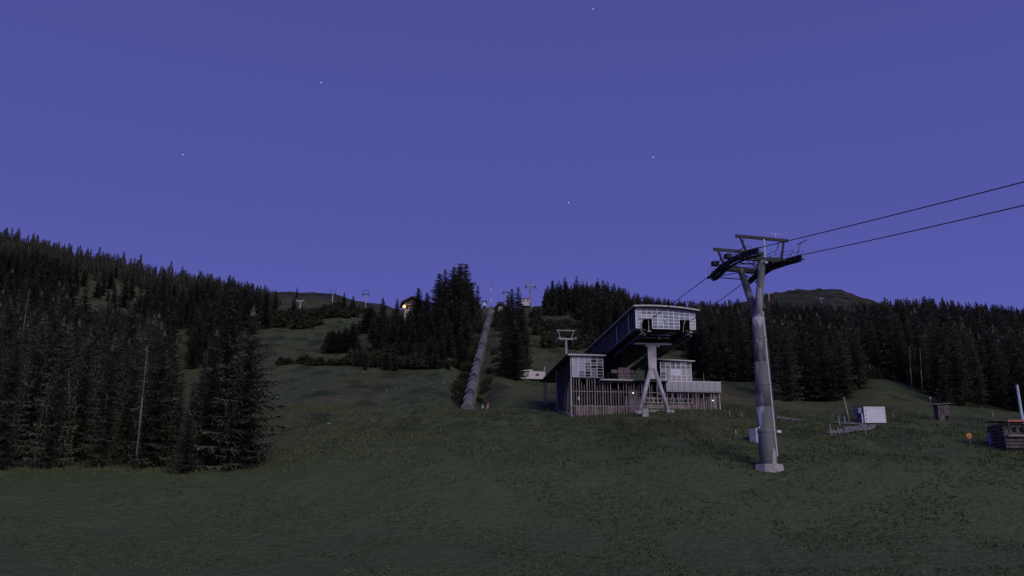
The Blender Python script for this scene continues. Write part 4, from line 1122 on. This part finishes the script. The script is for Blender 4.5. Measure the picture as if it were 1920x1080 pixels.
o = MB().ball((0, 0, 0), .36, 12, .9).tube((0, 0, 0), (0, 0, z0 - p.z - .2), .30, n=12).build('blue_barrel', mat('barrel_blue', (.20, .24, .42), .5, 0, .1, 1)); o.location = p
tag(o, 'dull blue rounded barrel at the corner of the log hut', 'barrel')
# chalet with lit lamp
cp = gp(765, 372)
ch = thing('chalet', cp, R(10), 'mountain chalet with dark gable roof peering over the trees', 'house')
k = 372 / F; hb = at(765, 590, 372).z - cp.z
def zz(py): return at(765, py, 372).z - cp.z
xl, xr = -13 * k, 17 * k
MB().box(-8 * k, xr, 0, 9, -1.5, zz(569.5)).build('wall', mat('chalet_wall', (.27, .24, .26), .8, 0, .2, .5), ch)
MB().box(-10 * k, xr, -1.2, -.02, zz(574), zz(573.2)).build('balcony', M['tile'], ch)
MB().box(-8 * k, xr, -.08, -.003, zz(569), zz(566)).build('timber_band', M['tile'], ch)
MB().add([(xl - .4, -1.5, zz(569)), (6 * k, -1.5, zz(558)), (xr + 4, -1.5, zz(569)), (xl - .4, 10, zz(569)), (6 * k, 10, zz(558)), (xr + 4, 10, zz(569)),
          (xl - .4, -1.5, zz(569) + .5), (6 * k, -1.5, zz(558) + .5), (xr + 4, -1.5, zz(569) + .5), (xl - .4, 10, zz(569) + .5), (6 * k, 10, zz(558) + .5), (xr + 4, 10, zz(569) + .5)],
         [(0, 1, 4, 3), (1, 2, 5, 4), (6, 9, 10, 7), (7, 10, 11, 8), (0, 6, 7, 1), (1, 7, 8, 2), (3, 4, 10, 9), (4, 5, 11, 10), (0, 3, 9, 6), (2, 8, 11, 5)]).build('roof', M['tile'], ch)
MB().add([(xl + 2, -.1, zz(569) - .1), (6 * k, -.1, zz(559)), (xr + 1, -.1, zz(569) - .1), (xl + 2, .0, zz(569) - .1), (6 * k, .0, zz(559)), (xr + 1, .0, zz(569) - .1)], [(0, 1, 2), (3, 4, 5), (0, 1, 4, 3), (1, 2, 5, 4)]).build('gable', M['tile'], ch)
for a_ in (-4, 2, 8):
    MB().box(a_ * k, (a_ + 3) * k, -.1, -.01, zz(580), zz(576)).build('window', M['dark'], ch)
lm = MB().ball((-9 * k, -2.6, zz(577.5)), .62, 12).build('lit_lamp', emit('warm_lamp', (1., .50, .10), 3.2)); lm.parent = ch
pl_ = bpy.data.objects.new('lamp_light', bpy.data.lights.new('lamp_light', 'POINT')); C.objects.link(pl_); pl_.data.energy = 260; pl_.data.color = (1, .6, .2); pl_.data.shadow_soft_size = .6
pl_.parent = ch; pl_.location = (-9 * k, -3.6, zz(578))
# mast with red bands
g = gp(921, 470); t = thing('radio_mast', g, 0, 'thin pink and white radio mast on the skyline above the penstock', 'mast')
hm = at(921, 531, 470).z - g.z
for i in range(6): MB().tube((0, 0, -3 + (hm + 3) * i / 6), (0, 0, -3 + (hm + 3) * (i + 1) / 6), .22, n=6).build('band', M['red'] if i % 2 else M['white'], t)
# summit buildings
def hutfar(px, Y, w, h0, h1, label, wall, roof, name='far_hut', cat='hut'):
    g = gp(px, Y); t = thing(name, g, 0, label, cat); k = Y / F
    z0 = at(px, h0, Y).z - g.z; z1 = at(px, h1, Y).z - g.z
    MB().box(-w * k / 2, w * k / 2, 0, 6, z0 - 2, z1).build('wall', wall, t)
    MB().add([(-w * k / 2 - .6, -.6, z1), (w * k / 2 + .6, -.6, z1), (w * k / 2 + .6, 6.6, z1), (-w * k / 2 - .6, 6.6, z1), (-w * k / 2, 3, z1 + .22 * w * k), (w * k / 2, 3, z1 + .22 * w * k)],
             [(0, 1, 5, 4), (2, 3, 4, 5), (0, 4, 3), (1, 2, 5), (0, 3, 2, 1)]).build('roof', roof, t)
    for i in (-1, 1): MB().box(i * w * k / 4 - .4, i * w * k / 4 + .4, -.06, -.01, z0 + (z1 - z0) * .3, z0 + (z1 - z0) * .7).build('window', M['dark'], t)
pinkw = mat('pink_wall', (.55, .44, .56), .8, 0, .05, 1)
hutfar(986, 520, 16, 567, 560, 'pinkish white building on the ridge left of the ridge pylon', pinkw, M['red'], 'ridge_building', 'building')
hutfar(939, 500, 7, 569, 566.5, 'tiny white hut on the skyline right of the mast', M['cabin'], M['tile'])
hutfar(908, 500, 6, 567, 564.5, 'tiny hut on the skyline left of the mast', M['cabin'], M['tile'])
hutfar(510, 600, 11, 551, 547, 'small dark-roofed hut on the skyline at the end of the left forest', M['wood'], M['tile'])
hutfar(423, 380, 11, 604, 599, 'small pale hut among the spruces above the left forest', M['cabin'], M['tile'])
hutfar(341, 430, 9, 584, 581, 'tiny pale roofed hut half hidden in the left forest', M['cabin'], M['cabin'])
hutfar(1573, 985, 16, 547, 545, 'low dark summit station on top of the bald mountain', M['tile'], M['tile'], 'summit_hut')
hutfar(1432, 620, 10, 577, 574, 'tiny hut at the forest top right of the big pylon', M['wood'], M['tile'])
# stars
stm = emit('star_glow', (.8, .85, 1.), .34)
for px, py, lab in ((1112, 17, 'faint star near the top centre of the sky'), (343, 290, 'faint star above the left forest'), (1225, 295, 'star above the lift station'),
                    (1066, 380, 'star left of the station, low in the middle sky'), (602, 155, 'faint star in the upper left sky'), ):
    p = at(px, py, 6000); o = MB().ball((0, 0, 0), 4.6, 8).build('star', stm); o.location = p; tag(o, lab, 'star')
